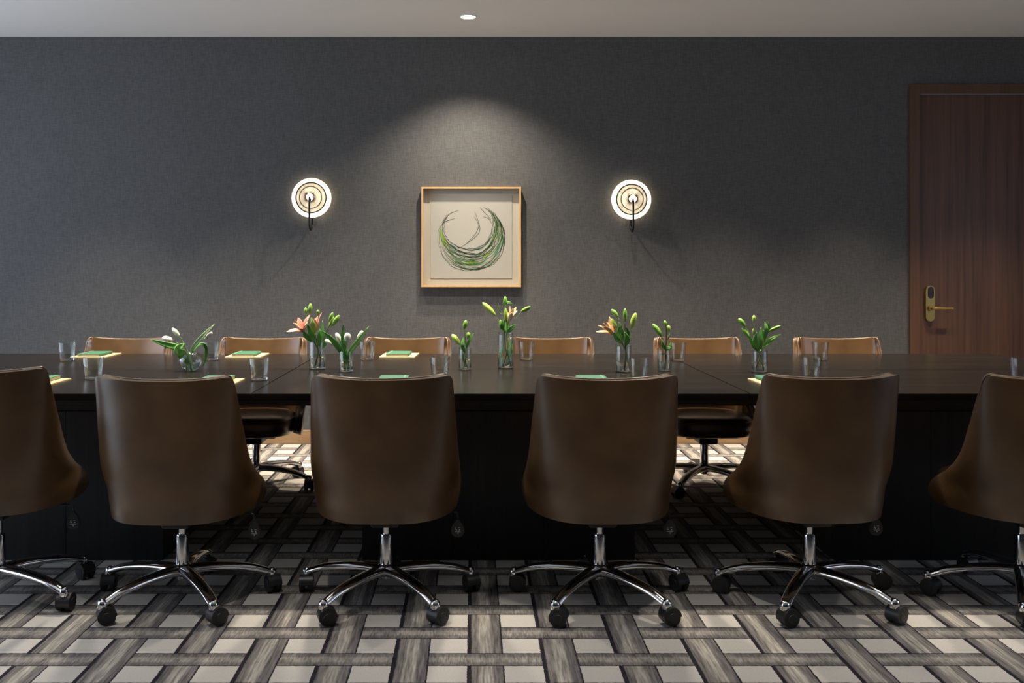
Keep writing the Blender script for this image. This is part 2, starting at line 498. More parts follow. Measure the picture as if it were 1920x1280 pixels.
# ------------------------------------------------------------------ room shell
def quadslab(name, x0, x1, y0, y1, z0, z1, mat):
    bm = bmesh.new(); box(bm, x0, x1, y0, y1, z0, z1)
    o = mesh_obj(name, bm, mat, smooth=False)
    o['kind'] = 'structure'
    return o

quadslab('floor', XL - .2, XR + .2, YF - .2, YW + .2, -0.1, 0.0, M['carpet'])
quadslab('ceiling', XL - .2, XR + .2, YF - .2, YW + .2, ZC, ZC + 0.1, M['ceiling'])
quadslab('wall_front', XL, XR, YF - .15, YF, 0, ZC, M['plain_wall'])

# back wall with the door opening
DX0, DX1, DZ = 3.213, 4.353, 2.643      # outside of the door frame
bm = bmesh.new()
box(bm, XL, DX0, YW, YW + .15, 0, ZC)
box(bm, DX1, XR, YW, YW + .15, 0, ZC)
box(bm, DX0, DX1, YW, YW + .15, DZ, ZC)
o = mesh_obj('wall_back', bm, M['wall'], smooth=False); o['kind'] = 'structure'
# left wall with a wide window opening
bm = bmesh.new()
WY0, WY1, WZ0, WZ1 = 1.3, 6.5, 0.06, 2.74
box(bm, XL - .15, XL, YF, WY0, 0, ZC)
box(bm, XL - .15, XL, WY1, YW, 0, ZC)
box(bm, XL - .15, XL, WY0, WY1, 0, WZ0)
box(bm, XL - .15, XL, WY0, WY1, WZ1, ZC)
o = mesh_obj('wall_left', bm, M['plain_wall'], smooth=False); o['kind'] = 'structure'
bm = bmesh.new()
for y in (WY0, 3.0, 4.75, WY1 - 0.05):
    box(bm, XL - .09, XL - .03, y, y + 0.05, WZ0, WZ1)
for z in (WZ0, WZ1 - 0.05):
    box(bm, XL - .09, XL - .03, WY0, WY1, z, z + 0.05)
o = mesh_obj('window_1', bm, M['blackmetal'], smooth=False); o['kind'] = 'structure'

bm = bmesh.new()
VY0, VY1, VZ0, VZ1 = 1.8, 4.6, 0.60, 2.60
box(bm, XR, XR + .15, YF, VY0, 0, ZC)
box(bm, XR, XR + .15, VY1, YW, 0, ZC)
box(bm, XR, XR + .15, VY0, VY1, 0, VZ0)
box(bm, XR, XR + .15, VY0, VY1, VZ1, ZC)
o = mesh_obj('wall_right', bm, M['plain_wall'], smooth=False); o['kind'] = 'structure'
bm = bmesh.new()
for y in (VY0, 3.18, VY1 - 0.05):
    box(bm, XR + .03, XR + .09, y, y + 0.05, VZ0, VZ1)
for z in (VZ0, VZ1 - 0.05):
    box(bm, XR + .03, XR + .09, VY0, VY1, z, z + 0.05)
o = mesh_obj('window_2', bm, M['blackmetal'], smooth=False); o['kind'] = 'structure'

bm = bmesh.new(); box(bm, XL, DX0, YW - 0.014, YW, 0, 0.10, 0.002)
o = mesh_obj('baseboard_back', bm, M['base'], smooth=False); o['kind'] = 'structure'

# door: frame, leaf, lock
door = bpy.data.objects.new('door_1', None); link(door); door.location = (DX0, YW, 0); door['kind'] = 'structure'
FW = 0.070
bm = bmesh.new()
W = DX1 - DX0
box(bm, 0, FW, -0.022, 0.13, 0, DZ, 0.002)
box(bm, W - FW, W, -0.022, 0.13, 0, DZ, 0.002)
box(bm, FW, W - FW, -0.022, 0.13, DZ - FW, DZ, 0.002)
mesh_obj('door_frame', bm, M['frame'], door, smooth=False)
bm = bmesh.new()
box(bm, FW + 0.004, W - FW - 0.004, 0.004, 0.05, 0.006, DZ - FW - 0.005, 0.002)
leaf = mesh_obj('door_leaf', bm, M['door'], door, smooth=False)
# lock plate, reader, lever
def stadium(cx, z0, z1, hw, n=10):
    pts = []
    for i in range(n + 1):
        a = PI * i / n
        pts.append((cx + hw * math.cos(a), z1 - hw + hw * math.sin(a)))
    for i in range(n + 1):
        a = PI + PI * i / n
        pts.append((cx + hw * math.cos(a), z0 + hw + hw * math.sin(a)))
    return pts
def wall_prism(bm, pts, y0, y1, bevel=0):
    """outline in x,z extruded along y"""
    lo = [bm.verts.new((x, y0, z)) for x, z in pts]; hi = [bm.verts.new((x, y1, z)) for x, z in pts]
    n = len(pts); a = bm.faces.new(lo); b = bm.faces.new(hi[::-1])
    for i in range(n): bm.faces.new((lo[(i + 1) % n], lo[i], hi[i], hi[(i + 1) % n]))
    if bevel: bmesh.ops.bevel(bm, geom=list(a.edges), offset=bevel, segments=2, affect='EDGES')
lx = 3.357 - DX0 + 0.0065
zt, zb = 1.162, 0.898
bm = bmesh.new(); wall_prism(bm, stadium(lx, zb, zt, 0.033), -0.018, 0.004, 0.003)
plate = mesh_obj('lock_plate', bm, M['brass'], door, sharp=35)
bm = bmesh.new(); wall_prism(bm, stadium(lx + 0.003, zt - 0.095, zt - 0.008, 0.021), -0.021, -0.0175, 0.001)
mesh_obj('card_reader', bm, M['black'], plate, sharp=35)
bm = bmesh.new()
tube(bm, [(lx + .002, -0.012, 0.995), (lx + .002, -0.036, 0.995)], 0.020, 16)
tube(bm, spline([(lx + .002, -0.03, 0.995), (lx + .006, -0.06, 0.995), (lx + .03, -0.068, 0.995), (lx + .142, -0.068, 0.995)], 16), 0.0085, 10)
mesh_obj('lever_handle', bm, M['brass'], plate, sharp=40)

# ------------------------------------------------------------------ ceiling downlight over the picture
t = thing('ceiling_downlight', 'round recessed downlight glowing in the ceiling above the picture', 'ceiling light', (ART_LIGHT[0], ART_LIGHT[1], ZC))
bm = bmesh.new(); lathe(bm, [(0.048, -0.001), (0.050, -0.005), (0.056, -0.004), (0.058, 0.0), (0.058, 0.004), (0.048, 0.004)], 40, close=True)
mesh_obj('trim_ring', bm, M['whitetrim'], t, sharp=40)
bm = bmesh.new(); lathe(bm, [(0, -0.003), (0.0485, -0.003), (0.0485, 0.002), (0, 0.002)], 40)
mesh_obj('lens', bm, M['lens'], t, sharp=40)

# ------------------------------------------------------------------ wall sconces

def make_sconce(x, z, label):
    t = thing('wall_sconce', label, 'wall lamp', (x, YW, z), 0, 'pair of disc wall lamps')
    Ry = Matrix.Rotation(PI / 2, 4, 'X')          # local z of the lathe points to the camera (-y)
    bm = bmesh.new()
    lathe(bm, [(0, 0.0), (0.055, 0.0), (0.055, 0.012), (0.02, 0.014), (0.02, 0.042), (0, 0.042)], 32, Ry)
    mesh_obj('wall_plate', bm, M['blackmetal'], t, sharp=40)
    bm = bmesh.new()
    lathe(bm, [(0, 0.042), (0.138, 0.042), (0.1445, 0.046), (0.1445, 0.052), (0.139, 0.056), (0, 0.058)], 64, Ry)
    mesh_obj('opal_disc', bm, M['opal'], t, sharp=50)
    # mesh bowl: wire lattice
    prof = [(0.110, 0.070), (0.102, 0.076), (0.094, 0.082), (0.086, 0.086), (0.080, 0.089)]
    prof2 = [(0.080, 0.089), (0.072, 0.097), (0.062, 0.105), (0.050, 0.111), (0.036, 0.118), (0.026, 0.121)]
    bm = bmesh.new()
    n = 52
    for P in (prof, prof2):
        for sgn in (-1, 1):
            for k in range(n):
                pts = []
                for i, (r, d) in enumerate(P):
                    a = 2 * PI * k / n + sgn * 0.10 * i
                    pts.append((r * math.cos(a), -d, r * math.sin(a)))
                tube(bm, pts, 0.0019, 4)
    mesh_obj('mesh_shade', bm, M['mesh'], t)
    bm = bmesh.new()
    for R, d, th in ((0.110, 0.070, 0.0050), (0.080, 0.089, 0.0028)):
        tube(bm, [(R * math.cos(2 * PI * i / 64), -d, R * math.sin(2 * PI * i / 64)) for i in range(64)], th, 8, closed=True)
    mesh_obj('shade_ring', bm, M['blackmetal'], t)
    bm = bmesh.new(); sphere(bm, (0, -0.088, 0.012), 0.030, 20, 14)
    mesh_obj('bulb', bm, M['bulb'], t)
    bm = bmesh.new()
    tube(bm, spline([(0, -0.012, -0.03), (0, -0.022, -0.06), (0, -0.022, -0.12), (0, -0.024, -0.19), (0, -0.045, -0.222), (0, -0.085, -0.235),
                     (0, -0.125, -0.222), (0, -0.142, -0.19), (0, -0.142, -0.10), (0, -0.140, -0.01), (0, -0.132, -0.004), (0, -0.118, -0.004)], 70), 0.0072, 10)
    tube(bm, [(0, -0.128, -0.016), (0, -0.112, -0.016)], 0.011, 12)
    mesh_obj('arm', bm, M['blackmetal'], t)
    return t
make_sconce(-1.178, 1.804, 'round glowing wall lamp with black mesh, left of the framed picture')
make_sconce(1.161, 1.791, 'round glowing wall lamp with black mesh, right of the framed picture')

# ------------------------------------------------------------------ framed picture
PX, PZ0, PZ1, PD = -0.010, 1.152, 1.884, 0.061
PH = PZ1 - PZ0; PW2 = 0.364
pic = thing('framed_picture', 'square maple framed drawing of a green wreath on the back wall', 'picture', (PX, YW, PZ0))
bm = bmesh.new()
ft = 0.013
def frame_bar(bm, a, b, c, d):
    """mitred bar: a,b outer corners, c,d inner corners (x,z), depth PD"""
    vs = []
    for y in (-PD, 0.0):
        vs.append([bm.verts.new((p[0], y, p[1])) for p in (a, b, c, d)])
    F, Bk = vs
    bm.faces.new(F); bm.faces.new(Bk[::-1])
    for i in range(4):
        bm.faces.new((F[(i + 1) % 4], F[i], Bk[i], Bk[(i + 1) % 4]))
o4 = [(-PW2, 0), (PW2, 0), (PW2, PH), (-PW2, PH)]
i4 = [(-PW2 + ft, ft), (PW2 - ft, ft), (PW2 - ft, PH - ft), (-PW2 + ft, PH - ft)]
for i in range(4):
    j = (i + 1) % 4
    frame_bar(bm, o4[i], o4[j], i4[j], i4[i])
mesh_obj('wooden_frame', bm, M['maple'], pic, smooth=False)
bm = bmesh.new(); box(bm, -PW2 + ft - .001, PW2 - ft + .001, -0.012, -0.004, ft - .001, PH - ft + .001)
mesh_obj('mat_board', bm, M['mat'], pic, smooth=False)
bm = bmesh.new(); box(bm, -0.300, 0.300, -0.0165, -0.0145, 0.062, PH - 0.062, 0.0005, 1)
sheet = mesh_obj('paper_sheet', bm, M['paper'], pic, smooth=False)
# wreath drawing: brush strokes (crop pixels of the photograph measured about the wreath centre)
sc_ = 0.728 / 955.0
def art_pt(cx, cy):
    return ((cx - 735.0) * sc_, -0.0170, PH / 2 + (685.0 - cy) * sc_)
def stroke(bm, pts, w, taper=True):
    P = [Vector(p) for p in pts]; n = len(P)
    L_, R_ = [], []
    for i in range(n):
        tg = P[min(i + 1, n - 1)] - P[max(i - 1, 0)]
        tg.normalize()
        s = Vector((-tg.z, 0, tg.x))
        k = 1.0 if not taper else 0.35 + 0.65 * math.sin(PI * min(1, max(0, i / (n - 1)))) ** 0.6
        L_.append(bm.verts.new(P[i] + s * w * k)); R_.append(bm.verts.new(P[i] - s * w * k))
    for i in range(n - 1):
        bm.faces.new((L_[i], L_[i + 1], R_[i + 1], R_[i]))
rs = random.Random(11)
inks = {k: bmesh.new() for k in ('ink', 'ink_green', 'ink_lime', 'ink_teal')}
def arc(tt, a0, a1, wob, n=46):
    cx = 712 + (738 - 712) * tt; cy = 572 + (694 - 572) * tt; r = 233 + (322 - 233) * tt
    ph = rs.uniform(0, 6); ph2 = rs.uniform(0, 6); fq = rs.uniform(2, 4)
    out = []
    for i in range(n + 1):
        a = math.radians(a0 + (a1 - a0) * i / n)
        rr = r + wob * math.sin(fq * a + ph) + wob * 0.3 * math.sin(15 * a + ph2) + rs.uniform(-2.6, 2.6)
        out.append(art_pt(cx + rr * math.cos(a), cy + rr * math.sin(a)))
    return out
for k in range(40):
    tt = rs.random()
    a0 = rs.uniform(-62, 40) if rs.random() < 0.75 else rs.uniform(40, 80)
    a1 = rs.uniform(120, 215) if rs.random() < 0.75 else rs.uniform(90, 130)
    a0 = max(a0, -62 + 25 * tt); a1 = min(a1, 218 - 20 * tt)
    stroke(inks['ink'] if rs.random() < 0.72 else inks['ink_green'], arc(tt, a0, a1, 10), rs.uniform(0.0010, 0.0021))
for k in range(9):
    a0 = rs.uniform(-58, -20)
    stroke(inks['ink'] if k % 2 else inks['ink_green'], arc(rs.uniform(0.0, 0.95), a0, a0 + rs.uniform(45, 100), 10), rs.uniform(0.0012, 0.0026))
for tt, a0, a1, wd, kk in ((0.5, 150, 185, .009, 'ink_lime'), (0.35, 140, 170, .006, 'ink_lime'), (0.6, 80, 100, .010, 'ink_lime'), (0.55, 78, 92, .008, 'ink_green'),
                           (0.25, 30, 45, .008, 'ink_green'), (0.75, 15, 40, .007, 'ink_teal'), (0.85, 0, 30, .005, 'ink_teal'), (0.05, 60, 85, .005, 'ink_teal'),
                           (0.45, 45, 65, .008, 'ink_lime'), (0.1, 120, 135, .005, 'ink_teal'), (0.3, -20, 25, .005, 'ink_lime'), (0.5, -40, 20, .004, 'ink_green'), (0.7, 60, 120, .004, 'ink_green')):
    stroke(inks[kk], arc(tt, a0, a1, 4, 16), wd)
for P in ([(600, 805), (690, 748), (770, 690), (812, 640), (818, 585), (795, 510), (768, 435)], [(690, 748), (745, 690), (785, 640), (806, 575), (785, 520), (762, 488)],
          [(455, 560), (490, 500), (540, 455), (615, 428)], [(455, 560), (500, 530), (580, 505)], [(850, 400), (905, 430), (955, 490), (995, 560)], [(850, 488), (905, 510), (935, 560)],
          [(430, 600), (470, 545), (505, 485)], [(1010, 520), (1040, 600), (1060, 690), (1050, 770)], [(820, 400), (860, 445), (930, 520)]):
    stroke(inks['ink'], spline([art_pt(*p) for p in P], 24), 0.0019)
bm = bmesh.new()
for mi, kk in enumerate(('ink_lime', 'ink_teal', 'ink_green', 'ink')):
    src = inks[kk]; mp = {}
    for vtx in src.verts: mp[vtx] = bm.verts.new(vtx.co + Vector((0, -0.0001 * mi, 0)))
    for f in src.faces:
        nf = bm.faces.new([mp[q] for q in f.verts]); nf.material_index = mi
    src.free()
mesh_obj('wreath_drawing', bm, [M['ink_lime'], M['ink_teal'], M['ink_green'], M['ink']], sheet, smooth=False)
bm = bmesh.new(); box(bm, -PW2 + ft, PW2 - ft, -0.048, -0.046, ft, PH - ft)
mesh_obj('glazing', bm, M['pane'], pic, smooth=False)

# ------------------------------------------------------------------ conference table
ZT = 0.775; TT = 0.028
TY0, TY1, TYM = 4.015, 5.862, 4.951
TX0, TX1 = -2.90, 3.13
tab = thing('conference_table', 'long dark espresso oak conference table in the middle of the room', 'table', (0.115, TYM, 0))
def rel(x, y): return (x - 0.115, y - TYM)
def rounded(x0, x1, y0, y1, corners, r):
    """corners: set of which corners (0:x0y0 1:x1y0 2:x1y1 3:x0y1) are rounded"""
    cs = [(x0, y0, PI), (x1, y0, 1.5 * PI), (x1, y1, 0), (x0, y1, 0.5 * PI)]
    pts = []
    for i, (x, y, a) in enumerate(cs):
        if i in corners:
            cx = x + (r if i in (0, 3) else -r); cy = y + (r if i in (0, 1) else -r)
            for k in range(7):
                b = a + PI / 2 * k / 6
                pts.append((cx + r * math.cos(b), cy + r * math.sin(b)))
        else: pts.append((x, y))
    return pts
g = 0.0018
xs = (TX0, -0.917, 1.149, TX1)
for row, (y0, y1) in enumerate(((TY0, TYM - g), (TYM + g, TY1))):
    for i in range(3):
        x0 = xs[i] + (g if i else 0); x1 = xs[i + 1] - (g if i < 2 else 0)
        cr = set()
        if i == 0: cr = {0} if row == 0 else {3}
        if i == 2: cr = {1} if row == 0 else {2}
        bm = bmesh.new()
        prism(bm, [rel(*p) for p in rounded(x0, x1, y0, y1, cr, 0.05)], ZT - TT, ZT, 0.0015)
        mesh_obj('tabletop_panel', bm, M['table'], tab, smooth=False)
bm = bmesh.new()
for y in (TY0 + 0.24, TY1 - 0.28):
    a = rel(TX0 + 0.2, y); b = rel(TX1 - 0.2, y + 0.04)
    box(bm, a[0], b[0], a[1], b[1], ZT - TT - 0.055, ZT - TT, 0.002)
a = rel(TX0 + .06, TY0 + .08); b = rel(TX1 - .06, TY1 - .08)
box(bm, a[0], b[0], a[1], b[1], ZT - TT - 0.010, ZT - TT)  # unseen board added to stop light leaking through the panel seams
mesh_obj('under_rail_and_light_block', bm, M['pedestal'], tab, smooth=False)
for x0, x1 in ((-2.66, -1.37), (-0.49, 0.72), (1.60, 2.89)):
    bm = bmesh.new()
    n = max(1, round((x1 - x0) / 0.47)); wd = (x1 - x0) / n
    a = rel(x0 + .01, 4.315); b = rel(x1 - .01, 5.315)
    box(bm, a[0], b[0], a[1], b[1], 0.0, ZT - TT, 0)
    for k in range(n):
        for (ya, yb) in ((4.30, 4.32), (5.31, 5.33)):
            a = rel(x0 + k * wd + 0.001, ya); b = rel(x0 + (k + 1) * wd - 0.001, yb)
            box(bm, a[0], b[0], a[1], b[1], 0.0, 0.66, 0.0012)
    for xe in (x0, x1 - 0.02):
        a = rel(xe, 4.32); b = rel(xe + 0.02, 5.31)
        box(bm, a[0], b[0], a[1], b[1], 0.0, 0.66, 0.0012)
    mesh_obj('pedestal', bm, M['pedestal'], tab, smooth=False)

# ------------------------------------------------------------------ chairs
def lerp_table(tab_, z):
    if z <= tab_[0][0]: return tab_[0][1]
    for (a, va), (b, vb) in zip(tab_[:-1], tab_[1:]):
        if z <= b:
            k = (z - a) / (b - a); k = k * k * (3 - 2 * k) * 0.3 + k * 0.7
            return va + (vb - va) * k
    return tab_[-1][1]
YFRONT = [(0.355, 0.130), (0.38, 0.160), (0.42, 0.150), (0.455, 0.120), (0.50, 0.020), (0.56, -0.055), (0.65, -0.100), (0.75, -0.140), (0.885, -0.185)]
YREAR = [(0.355, -0.242), (0.40, -0.258), (0.60, -0.264), (0.885, -0.264)]
HALFW = [(0.355, 0.282), (0.40, 0.296), (0.50, 0.290), (0.65, 0.279), (0.885, 0.266)]
ZB, ZTOP = 0.355, 0.885
def shell_pt(u, v, inset=0.0):
    """u -1..1 around the back, v 0..1 from the bottom to the top edge"""
    z = ZB + (ZTOP - ZB) * v
    a = u * PI / 2
    yr = lerp_table(YREAR, z) + inset; yf = lerp_table(YFRONT, z); hw = lerp_table(HALFW, z) - inset
    e = 0.66 + 0.20 * v
    x = hw * math.copysign(abs(math.sin(a)) ** e, a)
    y = yr + (yf - yr) * (1 - math.cos(a) ** 1.0)
    zz = z + (v ** 4) * (0.016 * math.sin(a) ** 2 - 0.050 * max(0.0, (abs(u) - 0.70) / 0.30) ** 2.2)
    return Vector((x, y, zz))

def mods_shell(o):
    m = o.modifiers.new('s', 'SOLIDIFY'); m.thickness = 0.085; m.offset = -1
    vg = o.vertex_groups.new(name='pad')
    for vtx in o.data.vertices:
        h = min(1.0, max(0.0, (vtx.co.z - 0.50) / 0.38)); sd = min(1.0, max(0.0, (abs(vtx.co.x) - 0.16) / 0.10))
        vg.add([vtx.index], max(0.54, (1.0 - 0.46 * h) * (1 - sd) + 0.54 * sd), 'REPLACE')
    m.vertex_group = 'pad'
    b = o.modifiers.new('b', 'BEVEL'); b.width = 0.012; b.segments = 2; b.limit_method = 'ANGLE'; b.angle_limit = math.radians(50)
    s = o.modifiers.new('d', 'SUBSURF'); s.levels = 1; s.render_levels = 1

def seat_xy(ca, sa):
    """plan of the cushion: squarish front, round rear that fits the shell"""
    if sa >= 0:
        return 0.240 * math.copysign(abs(ca) ** 0.55, ca), 0.045 + 0.255 * sa ** 0.62
    return 0.240 * math.copysign(abs(ca) ** 0.8, ca), 0.045 - 0.235 * (-sa) ** 0.9

def build_chair(label, group, loc, rz):
    t = thing('conference_chair', label, 'chair', loc, rz, group)
    # --- upholstered shell
    bm = bmesh.new()
    nu, nv = 30, 18
    grid = [[bm.verts.new(shell_pt(-1 + 2 * i / nu, j / nv)) for i in range(nu + 1)] for j in range(nv + 1)]
    for j in range(nv):
        for i in range(nu):
            bm.faces.new((grid[j][i], grid[j][i + 1], grid[j + 1][i + 1], grid[j + 1][i]))
    sh = mesh_obj('backrest', bm, M['leather'], t, mods=mods_shell)
    # --- piping along the front rim
    bm = bmesh.new()
    rim = [shell_pt(-1, v / 12) for v in range(2, 12)] + [shell_pt(-1 + 2 * i / 40, 1.0) for i in range(41)] + [shell_pt(1, 1 - v / 12) for v in range(1, 11)]
    P = []
    for p in rim:
        c = Vector((0, 0.25, p.z)); d = (c - p); d.z = 0; d.normalize()
        P.append(p + d * 0.036 + Vector((0, 0.004, 0.001)))
    tube(bm, spline(P, 150), 0.0042, 6)
    mesh_obj('piping', bm, M['leather'], sh)
    # --- seat cushion
    bm = bmesh.new()
    n = 48
    def ring(k, z, r=1.0):
        out = []
        for i in range(n):
            a = 2 * PI * i / n
            ca, sa = math.cos(a), math.sin(a)
            ex = 0.55
            x, y = seat_xy(ca, sa)
            out.append(bm.verts.new((x * k, 0.045 + (y - 0.045) * k, z)))
        return out
    R = [ring(0.25, 0.368), ring(0.90, 0.366), ring(0.97, 0.372), ring(1.0, 0.392), ring(1.005, 0.42), ring(1.0, 0.445), ring(0.965, 0.465), ring(0.88, 0.476), ring(0.6, 0.483), ring(0.25, 0.485)]
    bm.faces.new(R[0][::-1]); bm.faces.new(R[-1])
    for A, Bq in zip(R[:-1], R[1:]):
        for i in range(n):
            bm.faces.new((A[i], A[(i + 1) % n], Bq[(i + 1) % n], Bq[i]))
    seat = mesh_obj('seat', bm, M['leather'], t)
    bm = bmesh.new()
    pts = []
    for i in range(n):
        a = 2 * PI * i / n; ca, sa = math.cos(a), math.sin(a)
        x, y = seat_xy(ca, sa)
        pts.append((x * 0.985, 0.045 + (y - 0.045) * 0.985, 0.456))
    tube(bm, pts, 0.004, 6, closed=True)
    mesh_obj('seat_piping', bm, M['leather'], seat)
    # --- mechanism and lever paddle
    bm = bmesh.new()
    box(bm, -0.15, 0.15, -0.11, 0.20, 0.350, 0.367, 0.006)
    box(bm, -0.055, 0.055, -0.09, 0.11, 0.300, 0.352, 0.010)
    mesh_obj('tilt_mechanism', bm, M['black'], t, smooth=False)
    bm = bmesh.new()
    tube(bm, spline([(0.03, 0.02, 0.325), (0.16, 0.02, 0.335), (0.262, 0.02, 0.335), (0.278, 0.02, 0.325), (0.280, 0.02, 0.310)], 20), 0.0035, 8)
    # tear drop paddle facing the rear of the chair
    pts = []
    for i in range(28):
        a = 2 * PI * i / 28
        r = 0.027
        x = r * math.sin(a) * (1.0 if math.cos(a) < 0 else (1 - 0.55 * math.cos(a) ** 1.6))
        z = r * math.cos(a) * (1.0 if math.cos(a) < 0 else 1.75)
        pts.append((0.280 + x, 0.262 + z))
    wall_prism(bm, pts, 0.015, 0.025, 0.003)
    lever = mesh_obj('height_lever', bm, M['black'], t, sharp=40)
    bm = bmesh.new()
    yq = 0.0142
    def mark(cx, cz, w_, h_):
        vs = [bm.verts.new((0.280 + cx + a * w_ / 2, yq, 0.262 + cz + b * h_ / 2)) for a, b in ((-1, -1), (1, -1), (1, 1), (-1, 1))]
        bm.faces.new(vs)
    mark(0.0, -0.0035, 0.024, 0.0018)
    mark(-0.0075, 0.0055, 0.0095, 0.0022); mark(-0.0085, 0.0105, 0.0018, 0.008); mark(-0.0045, 0.0030, 0.0018, 0.005)
    mark(0.0055, 0.0125, 0.008, 0.0018)
    for s0, cz in ((1, 0.005), (-1, -0.0095)):
        q = [bm.verts.new((0.280 + (0.0065 if s0 > 0 else 0.001) + dx, yq, 0.262 + cz + dz)) for dx, dz in ((-0.0032, -0.003 * s0), (0.0032, -0.003 * s0), (0, 0.003 * s0))]
        bm.faces.new(q)
    mesh_obj('lever_icons', bm, M['print'], lever, smooth=False)
    # --- column
    bm = bmesh.new()
    lathe(bm, [(0, 0.12), (0.0250, 0.12), (0.0235, 0.250), (0.0220, 0.256), (0.0140, 0.257), (0.0140, 0.345), (0, 0.345)], 28)
    mesh_obj('gas_column', bm, M['chrome'], t, sharp=40)
    # --- star base
    bm = bmesh.new()
    lathe(bm, [(0, 0.078), (0.018, 0.078), (0.020, 0.083), (0.020, 0.092), (0.036, 0.095), (0.040, 0.105), (0.038, 0.122), (0.032, 0.136), (0.0265, 0.140), (0, 0.140)], 28)
    mesh_obj('base_hub', bm, M['chrome'], t, sharp=50)
    for k in range(5):
        ang = -PI / 2 + math.radians(36 + 72 * k)
        d = Vector((math.cos(ang), math.sin(ang), 0))
        def at(r, z): return (d.x * r, d.y * r, z)
        bm = bmesh.new()
        pts = spline([at(0.020, 0.116), at(0.09, 0.119), at(0.18, 0.114), at(0.27, 0.100), at(0.338, 0.078)], 18)
        rad = [0.0335 - 0.0130 * (i / 18) for i in range(19)]
        tube(bm, pts, rad, 14, flat=0.62, up=Vector((0, 0, 1)))
        lathe(bm, [(0, 0.0), (0.0175, 0.0), (0.0185, 0.006), (0.0185, 0.016), (0.0158, 0.026), (0.009, 0.0325), (0, 0.034)], 16, Matrix.Translation((d.x * 0.345, d.y * 0.345, 0.0605)))
        mesh_obj('base_arm', bm, M['chrome'], t, sharp=60)
        # caster
        c = None
        bm = bmesh.new()
        # hood: half drum around the wheels + stem
        hood = []
        nn = 14
        for side in (-0.0235, 0.0235):
            L_ = []
            for i in range(nn + 1):
                a = math.radians(-25 + 205 * i / nn)
                L_.append(bm.verts.new((side, 0.030 * math.cos(a) - 0.012, 0.030 + 0.030 * math.sin(a))))
            hood.append(L_)
        for i in range(nn):
            bm.faces.new((hood[0][i], hood[0][i + 1], hood[1][i + 1], hood[1][i]))
        for side in (0, 1):
            cv = bm.verts.new(((-0.0235, 0.0235)[side], -0.012, 0.030))
            for i in range(nn):
                bm.faces.new((hood[side][i], hood[side][i + 1], cv) if side else (hood[side][i + 1], hood[side][i], cv))
        lathe(bm, [(0, 0.045), (0.012, 0.045), (0.013, 0.0535), (0, 0.0535)], 14)
        c = mesh_obj('caster', bm, M['black'], t, sharp=45)
        c.location = (d.x * 0.345, d.y * 0.345, 0); c.scale = (1.14, 1.14, 1.14)
        c.rotation_euler = (0, 0, (2.6, 1.2, -0.4, 0.9, 2.0)[k])
        for sx in (-1, 1):
            bm = bmesh.new()
            lathe(bm, [(0, -0.010), (0.015, -0.010), (0.016, -0.0085), (0.021, -0.0085), (0.026, -0.008), (0.0275, -0.004), (0.0275, 0.006), (0.025, 0.009), (0.0, 0.009)], 28,
                  Matrix.Translation((sx * 0.0155, -0.012, 0.0275)) @ Matrix.Rotation(-sx * PI / 2, 4, 'Y'))
            mesh_obj('wheel', bm, M['black'], c, sharp=40)
    return t

def chair_lift(kids, dz):
    """gas lift: everything above the column goes up or down"""
    for k in kids:
        n = k.name.split('.')[0]
        if n in ('backrest', 'seat', 'tilt_mechanism', 'height_lever'):
            k.location.z += dz
        if n == 'gas_column':
            pass

NEAR_G = 'brown leather chairs with their backs to the camera'
FAR_G = 'brown leather chairs facing the camera across the table'
near = [(-1.855, 3.80, 3.0, 0.026, 30, 'near-side brown leather chair cut off by the left edge of the photo'),
        (-1.136, 3.80, -2.5, -0.004, -1, 'near-side brown leather chair seen from behind, below the round fishbowl vase'),
        (-0.338, 3.80, 0.5, 0.0, 0, 'near-side brown leather chair seen from behind, below the short white tulip vase'),
        (0.497, 3.80, 1.0, 0.0, 1, 'near-side brown leather chair seen from behind, below the open peach lily vase'),
        (1.318, 3.80, 4.0, 0.002, 3, 'near-side brown leather chair seen from behind, next to last on the right'),
        (2.150, 3.80, 2.0, 0.0, 8, 'near-side brown leather chair cut off by the right edge, below the door')]
proto = build_chair(near[0][5], NEAR_G, (near[0][0], near[0][1], 0), math.radians(near[0][2]))
proto_kids = list(proto.children)
far = [(-2.096, -1, 12, 'far-side brown leather chair facing the camera, at the left end'),
       (-1.275, 0, 0, 'far-side brown leather chair facing the camera, just left of the pink lily vase'),
       (-0.394, 1, 20, 'far-side brown leather chair facing the camera, between tulip vase and three-bud vase'),
       (0.472, 0, 8, 'far-side brown leather chair facing the camera, just right of the tallest vase'),
       (1.368, 0, 36, 'far-side brown leather chair facing the camera, between the two rightmost vases'),
       (2.220, 0, 15, 'far-side brown leather chair facing the camera, nearest the door')]
def spin_base(kids, deg):
    """turn only the star base and its casters about the column"""
    q = Matrix.Rotation(math.radians(deg), 4, 'Z')
    for k in kids:
        n = k.name.split('.')[0]
        if n in ('base_arm', 'base_hub'):
            k.rotation_euler.z += math.radians(deg)
        elif n == 'caster':
            k.location = q @ k.location
            k.rotation_euler.z += math.radians(deg) + random.uniform(-0.9, 0.9)
for i, (x, y, rz, dz, sp, lab) in enumerate(near):
    if i == 0: continue
    r, kids = dup(proto, (x, y, 0), math.radians(rz), lab, NEAR_G)
    chair_lift(kids, dz); spin_base(kids, sp - rz)
for i, (x, rz, sp, lab) in enumerate(far):
    r, kids = dup(proto, (x, 5.73, 0), PI + math.radians(rz), lab, FAR_G)
    chair_lift(kids, -0.030); spin_base(kids, sp)
chair_lift(proto_kids, near[0][3]); spin_base(proto_kids, near[0][4] - near[0][2])

